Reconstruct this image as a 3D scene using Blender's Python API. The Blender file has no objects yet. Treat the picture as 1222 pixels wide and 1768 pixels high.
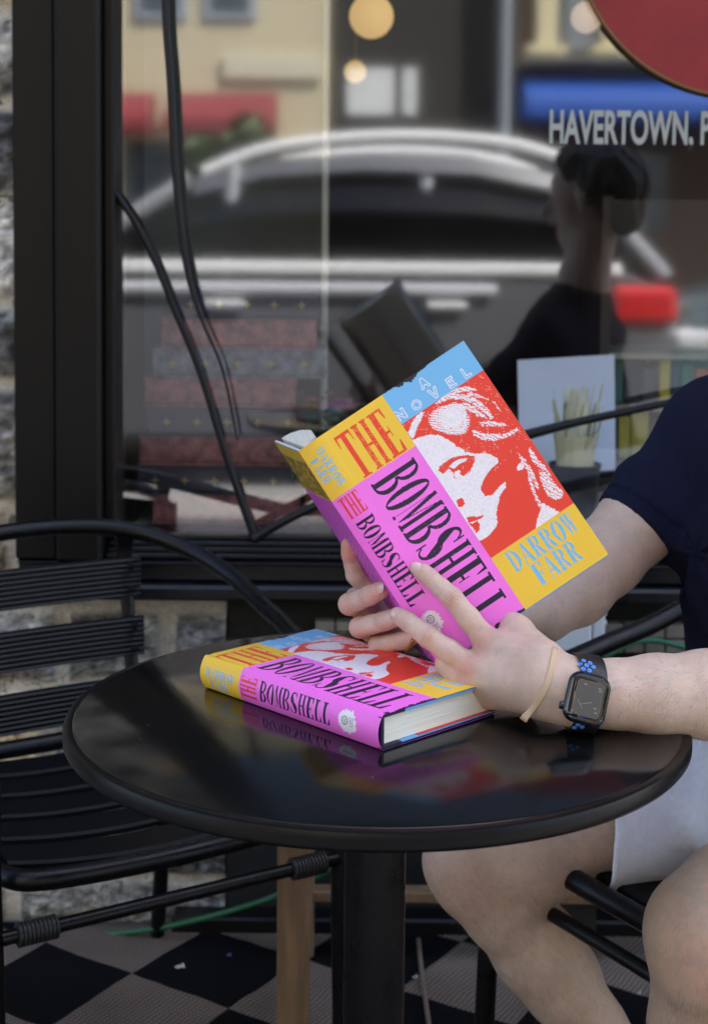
import bpy, math, random
import numpy as np
from mathutils import Vector, Matrix

# ------------------------------------------------------------------ camera, sky, sun, exposure
S = bpy.context.scene
C = S.collection
CAM = Vector((0, 0, 1.16)); F = 2560.0; CX = 611.0; W_, H_ = 1222.0, 1768.0
PITCH = math.radians(4.0); ROLL = math.radians(0.5)
CY = 412 + F * math.tan(PITCH)
M3 = (Matrix.Rotation(math.pi / 2 - PITCH, 3, 'X') @ Matrix.Rotation(ROLL, 3, 'Z'))
cd = bpy.data.cameras.new('camera'); cam = bpy.data.objects.new('camera', cd); C.objects.link(cam)
cam.matrix_world = Matrix.Translation(CAM) @ M3.to_4x4()
cd.sensor_fit = 'VERTICAL'; cd.sensor_height = 24; cd.lens = F / H_ * 24
cd.shift_y = (CY - H_ / 2) / H_
cd.clip_start = .05; cd.clip_end = 400
cd.dof.use_dof = True; cd.dof.focus_distance = 1.34; cd.dof.aperture_fstop = cd.lens / 1000 / .0066
S.camera = cam
wd = bpy.data.worlds.new('World'); S.world = wd; wd.use_nodes = True
nt = wd.node_tree; sky = nt.nodes.new('ShaderNodeTexSky'); sky.sky_type = 'NISHITA'
SUN_EL = math.radians(52)
sky.sun_disc = False; sky.sun_elevation = SUN_EL; sky.sun_rotation = math.radians(48)
bg = nt.nodes['Background']; bg.inputs[1].default_value = .15; sky.dust_density = 3.0; sky.ozone_density = .6; sky.air_density = 1.0
nt.links.new(sky.outputs[0], bg.inputs[0])
sl = bpy.data.lights.new('sun', 'SUN'); sl.energy = 5.0; sl.angle = math.radians(.5); sl.color = (1, .95, .87)
so = bpy.data.objects.new('sun', sl); C.objects.link(so)
so.rotation_euler = (-(math.pi / 2 - SUN_EL), 0, math.radians(-48))
S.view_settings.view_transform = 'Standard'; S.view_settings.look = 'None'
S.view_settings.exposure = 1.95; S.view_settings.gamma = 1
S.cycles.max_bounces = 10; S.cycles.transparent_max_bounces = 16
S.cycles.use_denoising = True
try: S.cycles.denoiser = 'OPENIMAGEDENOISE'
except Exception: pass
S.cycles.sample_clamp_indirect = 6
rnd = random.Random(7); nrs = np.random.RandomState(5)

def P(px, py, Y=None, Z=None):
    d = M3 @ Vector(((px - CX) / F, -(py - CY) / F, -1))
    t = (Y / d.y) if Y is not None else (Z - CAM.z) / d.z
    return CAM + d * t

# ------------------------------------------------------------------ materials
def lin(c):
    return tuple(((x / 255) / 12.92 if x / 255 <= .04045 else ((x / 255 + .055) / 1.055) ** 2.4) for x in c)
MATS = {}
def mat(name, col=(.5, .5, .5), rough=.5, metal=0, var=0, vscale=20, bump=0, bscale=60, spec=.5, coat=0, sss=0, emit=0, attr=None, stretch=(1, 1, 1), ior=1.5):
    if name in MATS: return MATS[name]
    m = bpy.data.materials.new(name); m.use_nodes = True; n = m.node_tree; b = n.nodes['Principled BSDF']
    b.inputs['Base Color'].default_value = (*col, 1); b.inputs['Roughness'].default_value = rough
    b.inputs['Metallic'].default_value = metal; b.inputs['IOR'].default_value = ior
    b.inputs['Specular IOR Level'].default_value = spec; b.inputs['Coat Weight'].default_value = coat
    if sss:
        b.inputs['Subsurface Weight'].default_value = sss; b.inputs['Subsurface Radius'].default_value = (1, .35, .2); b.inputs['Subsurface Scale'].default_value = .006
    if emit:
        b.inputs['Emission Color'].default_value = (*col, 1); b.inputs['Emission Strength'].default_value = emit
    tc = n.nodes.new('ShaderNodeTexCoord'); mp = n.nodes.new('ShaderNodeMapping'); mp.inputs['Scale'].default_value = stretch
    n.links.new(tc.outputs['Object'], mp.inputs[0])
    src = None
    if attr:
        a = n.nodes.new('ShaderNodeAttribute'); a.attribute_name = attr; src = a.outputs['Color']
        n.links.new(src, b.inputs['Base Color'])
    if var:
        t = n.nodes.new('ShaderNodeTexNoise'); t.inputs['Scale'].default_value = vscale; t.inputs['Detail'].default_value = 8; t.inputs['Roughness'].default_value = .65
        n.links.new(mp.outputs[0], t.inputs[0])
        r = n.nodes.new('ShaderNodeMapRange'); r.inputs[1].default_value = .25; r.inputs[2].default_value = .75
        r.inputs[3].default_value = 1 - var; r.inputs[4].default_value = 1 + var * .6
        n.links.new(t.outputs[0], r.inputs[0])
        mx = n.nodes.new('ShaderNodeMix'); mx.data_type = 'RGBA'; mx.blend_type = 'MULTIPLY'; mx.inputs[0].default_value = 1
        if src: n.links.new(src, mx.inputs[6])
        else: mx.inputs[6].default_value = (*col, 1)
        n.links.new(r.outputs[0], mx.inputs[7]); n.links.new(mx.outputs[2], b.inputs['Base Color'])
    if bump:
        t = n.nodes.new('ShaderNodeTexNoise'); t.inputs['Scale'].default_value = bscale; t.inputs['Detail'].default_value = 6
        n.links.new(mp.outputs[0], t.inputs[0])
        bp = n.nodes.new('ShaderNodeBump'); bp.inputs['Strength'].default_value = bump; bp.inputs['Distance'].default_value = .004
        n.links.new(t.outputs[0], bp.inputs['Height']); n.links.new(bp.outputs[0], b.inputs['Normal'])
    MATS[name] = m; return m

# ------------------------------------------------------------------ mesh helpers
class MB:
    def __init__(s): s.v = []; s.f = []; s.n = 0; s.mi = []; s.cur = 0
    def add(s, verts, faces):
        verts = [tuple(x) for x in verts]; s.v += verts
        s.f += [tuple(i + s.n for i in f) for f in faces]; s.mi += [s.cur] * len(faces); s.n += len(verts); return s
    def box(s, c, size, rot=None, bev=0):
        hx, hy, hz = [x / 2 for x in size]; c = Vector(c)
        if bev:
            b = min(bev, hx * .9, hy * .9, hz * .9); vs = []; fs = []
            import itertools
            idx = {}
            for sx, sy, sz in itertools.product((-1, 1), repeat=3):
                for ax in range(3):
                    p = [sx * hx, sy * hy, sz * hz]
                    for k in range(3):
                        if k != ax: p[k] -= (sx, sy, sz)[k] * b
                    idx[(sx, sy, sz, ax)] = len(vs); vs.append(Vector(p))
            for ax in range(3):
                o = [k for k in range(3) if k != ax]
                for sg in (-1, 1):
                    q = []
                    for a_, b_ in ((-1, -1), (1, -1), (1, 1), (-1, 1)):
                        t = [0, 0, 0]; t[ax] = sg; t[o[0]] = a_; t[o[1]] = b_; q.append(idx[(*t, ax)])
                    fs.append(tuple(q))
            for ax in range(3):
                o = [k for k in range(3) if k != ax]
                for a_ in (-1, 1):
                    for b_ in (-1, 1):
                        q = []
                        for e, axx in ((-1, o[0]), (1, o[0]), (1, o[1]), (-1, o[1])):
                            t = [0, 0, 0]; t[ax] = e; t[o[0]] = a_; t[o[1]] = b_; q.append(idx[(*t, axx)])
                        fs.append(tuple(q))
            for sx, sy, sz in itertools.product((-1, 1), repeat=3):
                fs.append(tuple(idx[(sx, sy, sz, k)] for k in range(3)))
        else:
            vs = [Vector((x, y, z)) for x in (-hx, hx) for y in (-hy, hy) for z in (-hz, hz)]
            fs = [(0, 1, 3, 2), (4, 6, 7, 5), (0, 4, 5, 1), (2, 3, 7, 6), (0, 2, 6, 4), (1, 5, 7, 3)]
        if rot is not None: vs = [rot @ v for v in vs]
        return s.add([v + c for v in vs], fs)
    def bx(s, x0, x1, y0, y1, z0, z1, bev=0):
        return s.box(((x0 + x1) / 2, (y0 + y1) / 2, (z0 + z1) / 2), (x1 - x0, y1 - y0, z1 - z0), None, bev)
    def tube(s, pts, r, seg=14, closed=False, smooth=6, cap=True, flat=None):
        pts = [Vector(p) for p in pts]
        rs = list(r) if isinstance(r, (list, tuple)) else [r] * len(pts)
        if smooth > 1 and len(pts) > 2:
            q = []; rq = []; n = len(pts)
            rng = range(n if closed else n - 1)
            g = lambda i: pts[i % n] if closed else pts[max(0, min(n - 1, i))]
            for i in rng:
                p0, p1, p2, p3 = g(i - 1), g(i), g(i + 1), g(i + 2)
                for k in range(smooth):
                    t = k / smooth
                    q.append(.5 * ((2 * p1) + (p2 - p0) * t + (2 * p0 - 5 * p1 + 4 * p2 - p3) * t * t + (3 * p1 - p0 - 3 * p2 + p3) * t ** 3))
                    rq.append(rs[i % n] * (1 - t) + rs[(i + 1) % n] * t)
            if not closed: q.append(pts[-1]); rq.append(rs[-1])
            pts, rs = q, rq
        n = len(pts); vs = []; fs = []; up = None
        for i, p in enumerate(pts):
            a = pts[(i - 1) % n] if closed or i > 0 else p; b = pts[(i + 1) % n] if closed or i < n - 1 else p
            t = (b - a).normalized()
            if up is None:
                up = t.cross(Vector((0, 0, 1)) if abs(t.z) < .9 else Vector((1, 0, 0))).normalized()
            up = (up - t * up.dot(t)).normalized(); v = t.cross(up)
            for k in range(seg):
                A = 2 * math.pi * k / seg
                o = up * math.cos(A) * rs[i] + v * math.sin(A) * rs[i]
                if flat: o = o - flat[0] * o.dot(flat[0]) * (1 - flat[1])
                vs.append(p + o)
        for i in range(n if closed else n - 1):
            j = (i + 1) % n
            for k in range(seg): fs.append((i * seg + k, i * seg + (k + 1) % seg, j * seg + (k + 1) % seg, j * seg + k))
        if not closed and cap:
            fs.append(tuple(range(seg))[::-1]); fs.append(tuple((n - 1) * seg + k for k in range(seg)))
        return s.add(vs, fs)
    def lathe(s, prof, c=(0, 0, 0), seg=48, M=None, cap=True):
        vs = []; fs = []; c = Vector(c); n = len(prof)
        for r, z in prof:
            for k in range(seg):
                A = 2 * math.pi * k / seg; p = Vector((r * math.cos(A), r * math.sin(A), z))
                if M is not None: p = M @ p
                vs.append(p + c)
        for i in range(n - 1):
            for k in range(seg): fs.append((i * seg + k, i * seg + (k + 1) % seg, (i + 1) * seg + (k + 1) % seg, (i + 1) * seg + k))
        if cap and prof[0][0] > 1e-6: fs.append(tuple(range(seg))[::-1])
        if cap and prof[-1][0] > 1e-6: fs.append(tuple((n - 1) * seg + k for k in range(seg)))
        return s.add(vs, fs)
    def prism(s, poly, dirv):
        n = len(poly); dirv = Vector(dirv); poly = [Vector(p) for p in poly]
        return s.add(poly + [p + dirv for p in poly], [tuple(range(n))[::-1], tuple(range(n, 2 * n))] + [(i, (i + 1) % n, n + (i + 1) % n, n + i) for i in range(n)])
    def sphere(s, c, r, seg=16, sc=(1, 1, 1)):
        vs = []; c = Vector(c); R = seg // 2
        for i in range(1, R):
            for k in range(seg):
                a = math.pi * i / R; b = 2 * math.pi * k / seg
                vs.append(c + Vector((r * math.sin(a) * math.cos(b) * sc[0], r * math.sin(a) * math.sin(b) * sc[1], r * math.cos(a) * sc[2])))
        t = len(vs); vs += [c + Vector((0, 0, r * sc[2])), c - Vector((0, 0, r * sc[2]))]; fs = []
        for i in range(R - 2):
            for k in range(seg): fs.append((i * seg + k, (i + 1) * seg + k, (i + 1) * seg + (k + 1) % seg, i * seg + (k + 1) % seg))
        for k in range(seg): fs.append((t, k, (k + 1) % seg)); fs.append((t + 1, (R - 2) * seg + (k + 1) % seg, (R - 2) * seg + k))
        return s.add(vs, fs)
    def build(s, name, m, parent=None, smooth=False, **tags):
        me = bpy.data.meshes.new(name); me.from_pydata(s.v, [], s.f); me.update()
        ms = m if isinstance(m, (list, tuple)) else [m]
        for x in ms: me.materials.append(x)
        if len(ms) > 1: me.polygons.foreach_set('material_index', s.mi)
        if smooth: me.polygons.foreach_set('use_smooth', [True] * len(me.polygons)); 
        o = bpy.data.objects.new(name, me); C.objects.link(o)
        if smooth == 'auto':
            me.polygons.foreach_set('use_smooth', [True] * len(me.polygons))
            try: me.set_sharp_from_angle(angle=math.radians(35))
            except Exception: pass
        if parent is not None: put(o, parent)
        tag(o, **tags); return o
def put(o, parent):
    bpy.context.view_layer.update()
    o.parent = parent; o.matrix_parent_inverse = parent.matrix_world.inverted()
def tag(o, label=None, cat=None, group=None, kind=None):
    for k, v in (('label', label), ('category', cat), ('group', group), ('kind', kind)):
        if v: o[k] = v
    return o
def empty(name, loc, label, cat, group=None, rz=0):
    o = bpy.data.objects.new(name, None); C.objects.link(o); o.empty_display_size = .1
    o.location = loc; o.rotation_euler.z = rz; bpy.context.view_layer.update(); return tag(o, label, cat, group)
def npmesh(name, V, Fc, m, parent=None, attrs=None, smooth=True, mi=None):
    me = bpy.data.meshes.new(name); V = np.asarray(V, np.float32); Fc = np.asarray(Fc, np.int32)
    me.vertices.add(len(V)); me.vertices.foreach_set('co', V.ravel())
    me.loops.add(Fc.size); me.loops.foreach_set('vertex_index', Fc.ravel())
    me.polygons.add(len(Fc)); me.polygons.foreach_set('loop_start', np.arange(0, Fc.size, Fc.shape[1], dtype=np.int32))
    me.polygons.foreach_set('loop_total', np.full(len(Fc), Fc.shape[1], np.int32))
    me.update(calc_edges=True); me.validate()
    if smooth: me.polygons.foreach_set('use_smooth', np.ones(len(me.polygons), bool))
    ms = m if isinstance(m, (list, tuple)) else [m]
    for x in ms: me.materials.append(x)
    if mi is not None: me.polygons.foreach_set('material_index', mi)
    for k, a in (attrs or {}).items():
        a = np.asarray(a, np.float32)
        if a.shape[1] == 3: a = np.hstack([a, np.ones((len(a), 1), np.float32)])
        at = me.attributes.new(k, 'FLOAT_COLOR', 'POINT'); at.data.foreach_set('color', a.ravel())
    o = bpy.data.objects.new(name, me); C.objects.link(o)
    if parent is not None: put(o, parent)
    return o

# smooth value noise in numpy (2 or 3 coords)
def vnoise(X, seed=0):
    X = np.asarray(X, np.float64); i = np.floor(X).astype(np.int64); f = X - i; f = f * f * (3 - 2 * f); D = X.shape[-1]
    out = 0
    for c in range(2 ** D):
        w = 1.; h = np.full(X.shape[:-1], seed * 7919 + 13, np.int64)
        for d in range(D):
            b = (c >> d) & 1; w = w * (f[..., d] if b else 1 - f[..., d])
            h = h ^ ((i[..., d] + b) * (73856093, 19349663, 83492791)[d]); h = (h * 1103515245 + 12345) & 0x7fffffff
        out = out + w * ((h >> 8) % 1024 / 1023.)
    return out
def fbm(X, o=4, seed=0):
    X = np.asarray(X, np.float64); return sum(vnoise(X * 2 ** k, seed + k) * .5 ** k for k in range(o)) / sum(.5 ** k for k in range(o))

# ------------------------------------------------------------------ implicit surfaces for body and cloth
class Vol:
    def __init__(s, lo, hi, h):
        s.lo = np.array(lo, float); s.h = h; s.n = np.ceil((np.array(hi, float) - s.lo) / h).astype(int) + 1
        s.D = np.full(s.n, .2, np.float32)
    def sub(s, a, b, m):
        lo = np.minimum(a, b) - m; hi = np.maximum(a, b) + m
        i0 = np.clip(np.floor((lo - s.lo) / s.h).astype(int), 0, s.n); i1 = np.clip(np.ceil((hi - s.lo) / s.h).astype(int) + 1, 0, s.n)
        sl_ = tuple(slice(x, y) for x, y in zip(i0, i1))
        g = [s.lo[d] + s.h * np.arange(i0[d], i1[d]) for d in range(3)]
        return sl_, g
    @staticmethod
    def smin(a, b, k):
        if k <= 0: return np.minimum(a, b)
        h = np.clip(.5 + .5 * (b - a) / k, 0, 1); return b * (1 - h) + a * h - k * h * (1 - h)
    def cone(s, a, b, ra, rb, k=.006, flat=None, cut=False):
        a = np.array(a, float); b = np.array(b, float); m = max(ra, rb) + k + 4 * s.h
        sl_, g = s.sub(a, b, m)
        if 0 in s.D[sl_].shape: return s
        X, Y, Z = g[0][:, None, None] - a[0], g[1][None, :, None] - a[1], g[2][None, None, :] - a[2]
        ab = b - a; L = ab @ ab + 1e-12; t = np.clip((X * ab[0] + Y * ab[1] + Z * ab[2]) / L, 0, 1)
        X = X - t * ab[0]; Y = Y - t * ab[1]; Z = Z - t * ab[2]; q = X * X + Y * Y + Z * Z
        if flat is not None:
            n = np.array(flat[0], float); n /= np.linalg.norm(n); q = q + (flat[1] ** 2 - 1) * (X * n[0] + Y * n[1] + Z * n[2]) ** 2
        d = np.sqrt(q) - (ra + (rb - ra) * t)
        if cut: s.D[sl_] = -s.smin(-s.D[sl_], d, k)
        else: s.D[sl_] = s.smin(s.D[sl_], d.astype(np.float32), k)
        return s
    def chain(s, pts, rs, k=.006, flat=None):
        for i in range(len(pts) - 1): s.cone(pts[i], pts[i + 1], rs[i], rs[i + 1], k, flat)
        return s
    def halfspace(s, p, n, k=.002):  # keep side where (x-p).n < 0
        p = np.array(p, float); n = np.array(n, float); n /= np.linalg.norm(n)
        g = [s.lo[d] + s.h * np.arange(s.n[d]) for d in range(3)]
        d = (g[0][:, None, None] - p[0]) * n[0] + (g[1][None, :, None] - p[1]) * n[1] + (g[2][None, None, :] - p[2]) * n[2]
        s.D = -s.smin(-s.D, -d.astype(np.float32), k); return s
    def merge(s, o, k): s.D = s.smin(s.D, o.D, k); return s
    def like(s):
        v = Vol.__new__(Vol); v.lo, v.h, v.n = s.lo, s.h, s.n; v.D = np.full(s.n, .2, np.float32); return v
    def mesh(s):
        D = s.D; D[0] = D[-1] = .1; D[:, 0] = D[:, -1] = .1; D[:, :, 0] = D[:, :, -1] = .1
        neg = D < 0; c = np.zeros(np.array(D.shape) - 1, np.uint8)
        offs = [(i, j, k) for i in (0, 1) for j in (0, 1) for k in (0, 1)]
        sh = c.shape
        for o in offs: c += neg[o[0]:o[0] + sh[0], o[1]:o[1] + sh[1], o[2]:o[2] + sh[2]]
        act = (c > 0) & (c < 8); I = np.argwhere(act); idx = np.full(sh, -1, np.int64); idx[act] = np.arange(len(I))
        acc = np.zeros((len(I), 3)); cnt = np.zeros(len(I))
        for o in offs:
            for ax in range(3):
                if o[ax]: continue
                o2 = list(o); o2[ax] = 1
                da = D[I[:, 0] + o[0], I[:, 1] + o[1], I[:, 2] + o[2]]; db = D[I[:, 0] + o2[0], I[:, 1] + o2[1], I[:, 2] + o2[2]]
                cr = (da < 0) != (db < 0); t = np.where(cr, da / np.where(cr, da - db, 1), 0)
                p = np.tile(np.array(o, float), (len(I), 1)); p[:, ax] += t
                acc[cr] += p[cr]; cnt[cr] += 1
        V = s.lo + (I + acc / cnt[:, None]) * s.h; Q = []
        for ax in range(3):
            a = [slice(None)] * 3; b = [slice(None)] * 3; a[ax] = slice(0, -1); b[ax] = slice(1, None)
            e = neg[tuple(a)] != neg[tuple(b)]; E = np.argwhere(e); u, w = [x for x in range(3) if x != ax]
            E = E[(E[:, u] > 0) & (E[:, w] > 0)]
            def cell(du, dw): 
                T = E.copy(); T[:, u] += du; T[:, w] += dw; return idx[T[:, 0], T[:, 1], T[:, 2]]
            q = np.stack([cell(-1, -1), cell(0, -1), cell(0, 0), cell(-1, 0)], 1)
            ng = neg[E[:, 0], E[:, 1], E[:, 2]]
            if ax == 1: ng = ~ng
            q[~ng] = q[~ng][:, ::-1]; Q.append(q)
        Q = np.vstack(Q); Q = Q[(Q >= 0).all(1)]
        return V, Q
def relax(V, Q, it=2, lam=.5):
    e = np.vstack([Q[:, [0, 1]], Q[:, [1, 2]], Q[:, [2, 3]], Q[:, [3, 0]]]); e = np.vstack([e, e[:, ::-1]])
    deg = np.bincount(e[:, 0], minlength=len(V))
    for _ in range(it):
        s = np.stack([np.bincount(e[:, 0], V[e[:, 1], d], minlength=len(V)) for d in range(3)], 1) / np.maximum(deg, 1)[:, None]
        V = V + lam * (s - V)
    return V

# ------------------------------------------------------------------ common materials
black_paint = mat('black_painted_timber', (.006, .006, .0065), .40, spec=.3, var=.3, vscale=12, bump=.15, bscale=30, stretch=(1, 1, 6))
black_metal = mat('black_powder_coat', (.0035, .0035, .0042), .30, spec=.26, var=.15, vscale=90, bump=.06, bscale=900)
table_black = mat('black_table_laminate', (.005, .005, .005), .12, var=.2, vscale=5, bump=.01, bscale=500, ior=1.48)
timber = mat('raw_timber', (.19, .115, .06), .7, var=.45, vscale=14, bump=.3, bscale=30, stretch=(5, 5, .6))
paper = mat('book_paper', (.72, .68, .58), .85, var=.08, vscale=500, bump=.5, bscale=400, stretch=(.03, .03, 1))

# ------------------------------------------------------------------ SETTING: ground, street
def sheet(name, x0, x1, y0, y1, z, m, kind='structure'):
    return MB().add([(x0, y0, z), (x1, y0, z), (x1, y1, z), (x0, y1, z)], [(0, 1, 2, 3)]).build(name, m, kind=kind)
asphalt = mat('asphalt', (.055, .055, .057), .9, var=.3, vscale=3, bump=.5, bscale=200)
concrete = mat('concrete_paving', (.26, .25, .235), .85, var=.25, vscale=6, bump=.3, bscale=120)
sheet('ground', -150, 150, -150, 150, -.16, mat('far_ground', (.12, .12, .10), .95, var=.3, vscale=.3))
sheet('street', -60, 60, -9.6, -2.0, -.12, asphalt)
MB().bx(-60, 60, -2.0, 3.2, -.15, -.005).build('sidewalk', concrete, kind='structure')
MB().bx(-60, 60, -13.2, -9.6, -.15, -.005).build('far_sidewalk', concrete, kind='structure')
sheet('lane_marking', -60, 60, -6.0, -5.88, -.116, mat('road_paint', (.6, .5, .12), .7))
WY = 2.458   # plane of the shop front

# checkered woven rug
def make_rug():
    m = bpy.data.materials.new('woven_checker'); m.use_nodes = True; n = m.node_tree; L = n.links; b = n.nodes['Principled BSDF']
    tc = n.nodes.new('ShaderNodeTexCoord'); mp = n.nodes.new('ShaderNodeMapping'); ck = n.nodes.new('ShaderNodeTexChecker')
    A = P(229, 1685, Z=.005); B = P(395, 1744, Z=.005); Cc = P(40, 1752, Z=.005)
    ang = math.atan2((B - A).y, (B - A).x)
    dn = n.nodes.new('ShaderNodeTexNoise'); dn.inputs['Scale'].default_value = 7; L.new(tc.outputs['Object'], dn.inputs[0])
    dm = n.nodes.new('ShaderNodeVectorMath'); dm.operation = 'MULTIPLY_ADD'; dm.inputs[1].default_value = (.022, .022, 0)
    L.new(dn.outputs['Color'], dm.inputs[0]); L.new(tc.outputs['Object'], dm.inputs[2])
    sb = n.nodes.new('ShaderNodeVectorMath'); sb.operation = 'SUBTRACT'; sb.inputs[1].default_value = (A.x + .011, A.y + .011, 0); L.new(dm.outputs[0], sb.inputs[0])
    mp.inputs['Rotation'].default_value = (0, 0, -ang); L.new(sb.outputs[0], mp.inputs[0])
    off = n.nodes.new('ShaderNodeVectorMath'); off.operation = 'ADD'; off.inputs[1].default_value = (20 * .189, 20 * .189, .05); L.new(mp.outputs[0], off.inputs[0])
    L.new(off.outputs[0], ck.inputs[0]); ck.inputs['Scale'].default_value = 1 / .189
    ck.inputs[2].default_value = (.007, .007, .009, 1); ck.inputs[1].default_value = (.22, .175, .145, 1)
    wv = n.nodes.new('ShaderNodeTexWave'); wv.inputs['Scale'].default_value = 42; wv.inputs['Distortion'].default_value = 1.2; wv.wave_type = 'BANDS'; L.new(mp.outputs[0], wv.inputs[0])
    wv2 = n.nodes.new('ShaderNodeTexWave'); wv2.inputs['Scale'].default_value = 42; wv2.bands_direction = 'Y'; wv2.inputs['Distortion'].default_value = 1.2; L.new(mp.outputs[0], wv2.inputs[0])
    mm = n.nodes.new('ShaderNodeMath'); mm.operation = 'MULTIPLY'; L.new(wv.outputs[1], mm.inputs[0]); L.new(wv2.outputs[1], mm.inputs[1])
    rg = n.nodes.new('ShaderNodeMapRange'); rg.inputs[3].default_value = .45; rg.inputs[4].default_value = 1.7; L.new(mm.outputs[0], rg.inputs[0])
    mx = n.nodes.new('ShaderNodeMix'); mx.data_type = 'RGBA'; mx.blend_type = 'MULTIPLY'; mx.inputs[0].default_value = 1
    L.new(ck.outputs[0], mx.inputs[6]); L.new(rg.outputs[0], mx.inputs[7])
    nz = n.nodes.new('ShaderNodeTexNoise'); nz.inputs['Scale'].default_value = 5; nz.inputs['Detail'].default_value = 8; L.new(tc.outputs['Object'], nz.inputs[0])
    r2 = n.nodes.new('ShaderNodeMapRange'); r2.inputs[1].default_value = .3; r2.inputs[2].default_value = .7; r2.inputs[3].default_value = .7; r2.inputs[4].default_value = 1.15; L.new(nz.outputs[0], r2.inputs[0])
    m2 = n.nodes.new('ShaderNodeMix'); m2.data_type = 'RGBA'; m2.blend_type = 'MULTIPLY'; m2.inputs[0].default_value = 1
    L.new(mx.outputs[2], m2.inputs[6]); L.new(r2.outputs[0], m2.inputs[7]); L.new(m2.outputs[2], b.inputs['Base Color'])
    bp = n.nodes.new('ShaderNodeBump'); bp.inputs['Strength'].default_value = .8; bp.inputs['Distance'].default_value = .002; L.new(mm.outputs[0], bp.inputs['Height']); L.new(bp.outputs[0], b.inputs['Normal'])
    b.inputs['Roughness'].default_value = .95; b.inputs['Specular IOR Level'].default_value = .1
    N = 60; xs = np.linspace(-1.7, 2.1, N * 3); ys = np.linspace(.55, WY - .035, N)
    X, Y = np.meshgrid(xs, ys, indexing='ij'); Zt = .004 + .006 * fbm(np.stack([X * 3, Y * 3], -1), 2, 3)
    Y = Y + (Y > WY - .1) * (fbm(np.stack([X * 5, Y * 0], -1), 2, 4) - .5) * .03
    n1, n2 = X.shape; V = np.stack([X, Y, Zt], -1).reshape(-1, 3)
    i = np.arange(n1 - 1)[:, None] * n2 + np.arange(n2 - 1)[None, :]; i = i.ravel()
    Q = np.stack([i, i + n2, i + n2 + 1, i + 1], 1)
    o = npmesh('rug', V, Q, m); so_ = o.modifiers.new('thick', 'SOLIDIFY'); so_.thickness = .004
    tag(o, 'black and tan diamond-checkered woven rug under the cafe table', 'rug')
make_rug()

# ------------------------------------------------------------------ shop front
ZS = P(600, 1036, Y=WY - .06).z     # underside of the sill trim
XL = P(38, 700, Y=WY).x; XG = P(206, 700, Y=WY).x; ZG = P(400, 926, Y=WY).z
XR = 2.3; ZT = 2.75
shop = empty('shop_building', (0, WY, 0), 'stone-fronted shop with a wide black-framed display window', 'building')
# stone masonry relief, one mesh with real relief
def masonry(name, x0, x1, z0, z1, h, seed, parent, coursing=.17):   # h grid step
    xs = np.arange(x0, x1 + h / 2, h); zs = np.arange(z0, z1 + h / 2, h); X, Z = np.meshgrid(xs, zs, indexing='ij')
    w = fbm(np.stack([X * 7, Z * 7], -1), 3, seed) - .5; w2 = fbm(np.stack([X * 7 + 40, Z * 7], -1), 3, seed + 9) - .5
    Xw = X + w * .035; Zw = Z + w2 * .03; r = np.random.RandomState(seed)
    best = np.full(X.shape, 9.); tint = np.zeros(X.shape + (3,)); z = z0 - .05; rough = np.ones(X.shape)
    pal = [(.17, .17, .165), (.11, .11, .11), (.24, .22, .19), (.40, .32, .20), (.07, .07, .072), (.26, .25, .23), (.14, .135, .12)]
    edge = np.full(X.shape, -9.)
    while z < z1 + .1:
        hh = coursing * r.uniform(.7, 1.15); x = x0 - r.uniform(0, .3)
        while x < x1 + .1:
            ww = r.uniform(.14, .30); cx, cz = x + ww / 2, z + hh / 2
            d = np.minimum(ww / 2 - .015 - abs(Xw - cx), hh / 2 - .012 - abs(Zw - cz))
            q = d > edge; edge = np.where(q, d, edge); c = np.array(pal[r.randint(len(pal))]) * r.uniform(1.5, 2.3)
            tint[q] = c; rough[q] = r.uniform(.5, 1.5); x += ww
        z += hh
    st = 1 / (1 + np.exp(-np.clip(edge, -.05, .05) / .0018)); dome = np.clip(edge, 0, .03) * .45
    n1 = fbm(np.stack([X * 22, Z * 38], -1), 5, seed + 2); n2 = fbm(np.stack([X * 90, Z * 140], -1), 4, seed + 5)
    depth = st * (.010 + dome + (n1 - .5) * .022 * rough + (n2 - .5) * .010) + (1 - st) * (n1 - .5) * .012 + (n2 - .5) * .003
    dirt = np.clip((fbm(np.stack([X * 9, Z * 14], -1), 5, seed + 7) - .53) * 9, 0, 1) * st
    n4 = fbm(np.stack([X * 70, Z * 120], -1), 4, seed + 6); grain = np.clip(.35 + 1.3 * n2, .2, 2)[..., None] * np.clip(2.2 * n4 - .1, .45, 1.8)[..., None]
    col = tint * grain; mort = np.array((.60, .56, .48)) * (.7 + .6 * n1)[..., None]
    col = col * (1 - dirt[..., None] * .6) ; col = mort * (1 - st[..., None]) + col * st[..., None]
    crk = np.abs(fbm(np.stack([X * 11, Z * 11], -1), 4, seed + 21) - .5) < .006
    col[crk] *= .35
    pass
    V = np.stack([X, WY - depth, Z], -1).reshape(-1, 3); a, b = X.shape
    i = (np.arange(a - 1)[:, None] * b + np.arange(b - 1)[None, :]).ravel(); Q = np.stack([i, i + b, i + b + 1, i + 1], 1)
    m = mat('rubble_stone', rough=.9, attr='tint', var=.35, vscale=180, bump=.7, bscale=260)
    return npmesh(name, V, Q, m, parent, {'tint': col.reshape(-1, 3)})
XST = P(392, 1100, Y=WY).x
masonry('stone_foundation', -1.5, XST, -.02, ZS + .01, .0026, 11, shop, .175)
masonry('stone_pier', -1.5, XL + .006, ZS + .01, 2.8, .006, 23, shop, .19)
wallm = mat('render_wall', (.16, .15, .14), .9, var=.3, vscale=4)
MB().bx(-5, XL, WY + .002, WY + .25, -.1, 2.8).bx(XL, XR, WY + .03, WY + .25, -.1, ZS).bx(XR, 5, WY + .002, WY + .25, -.1, 2.8) \
    .bx(-5, 5, WY + .002, WY + .25, 2.8, 7.0).build('wall', wallm, shop)
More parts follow.
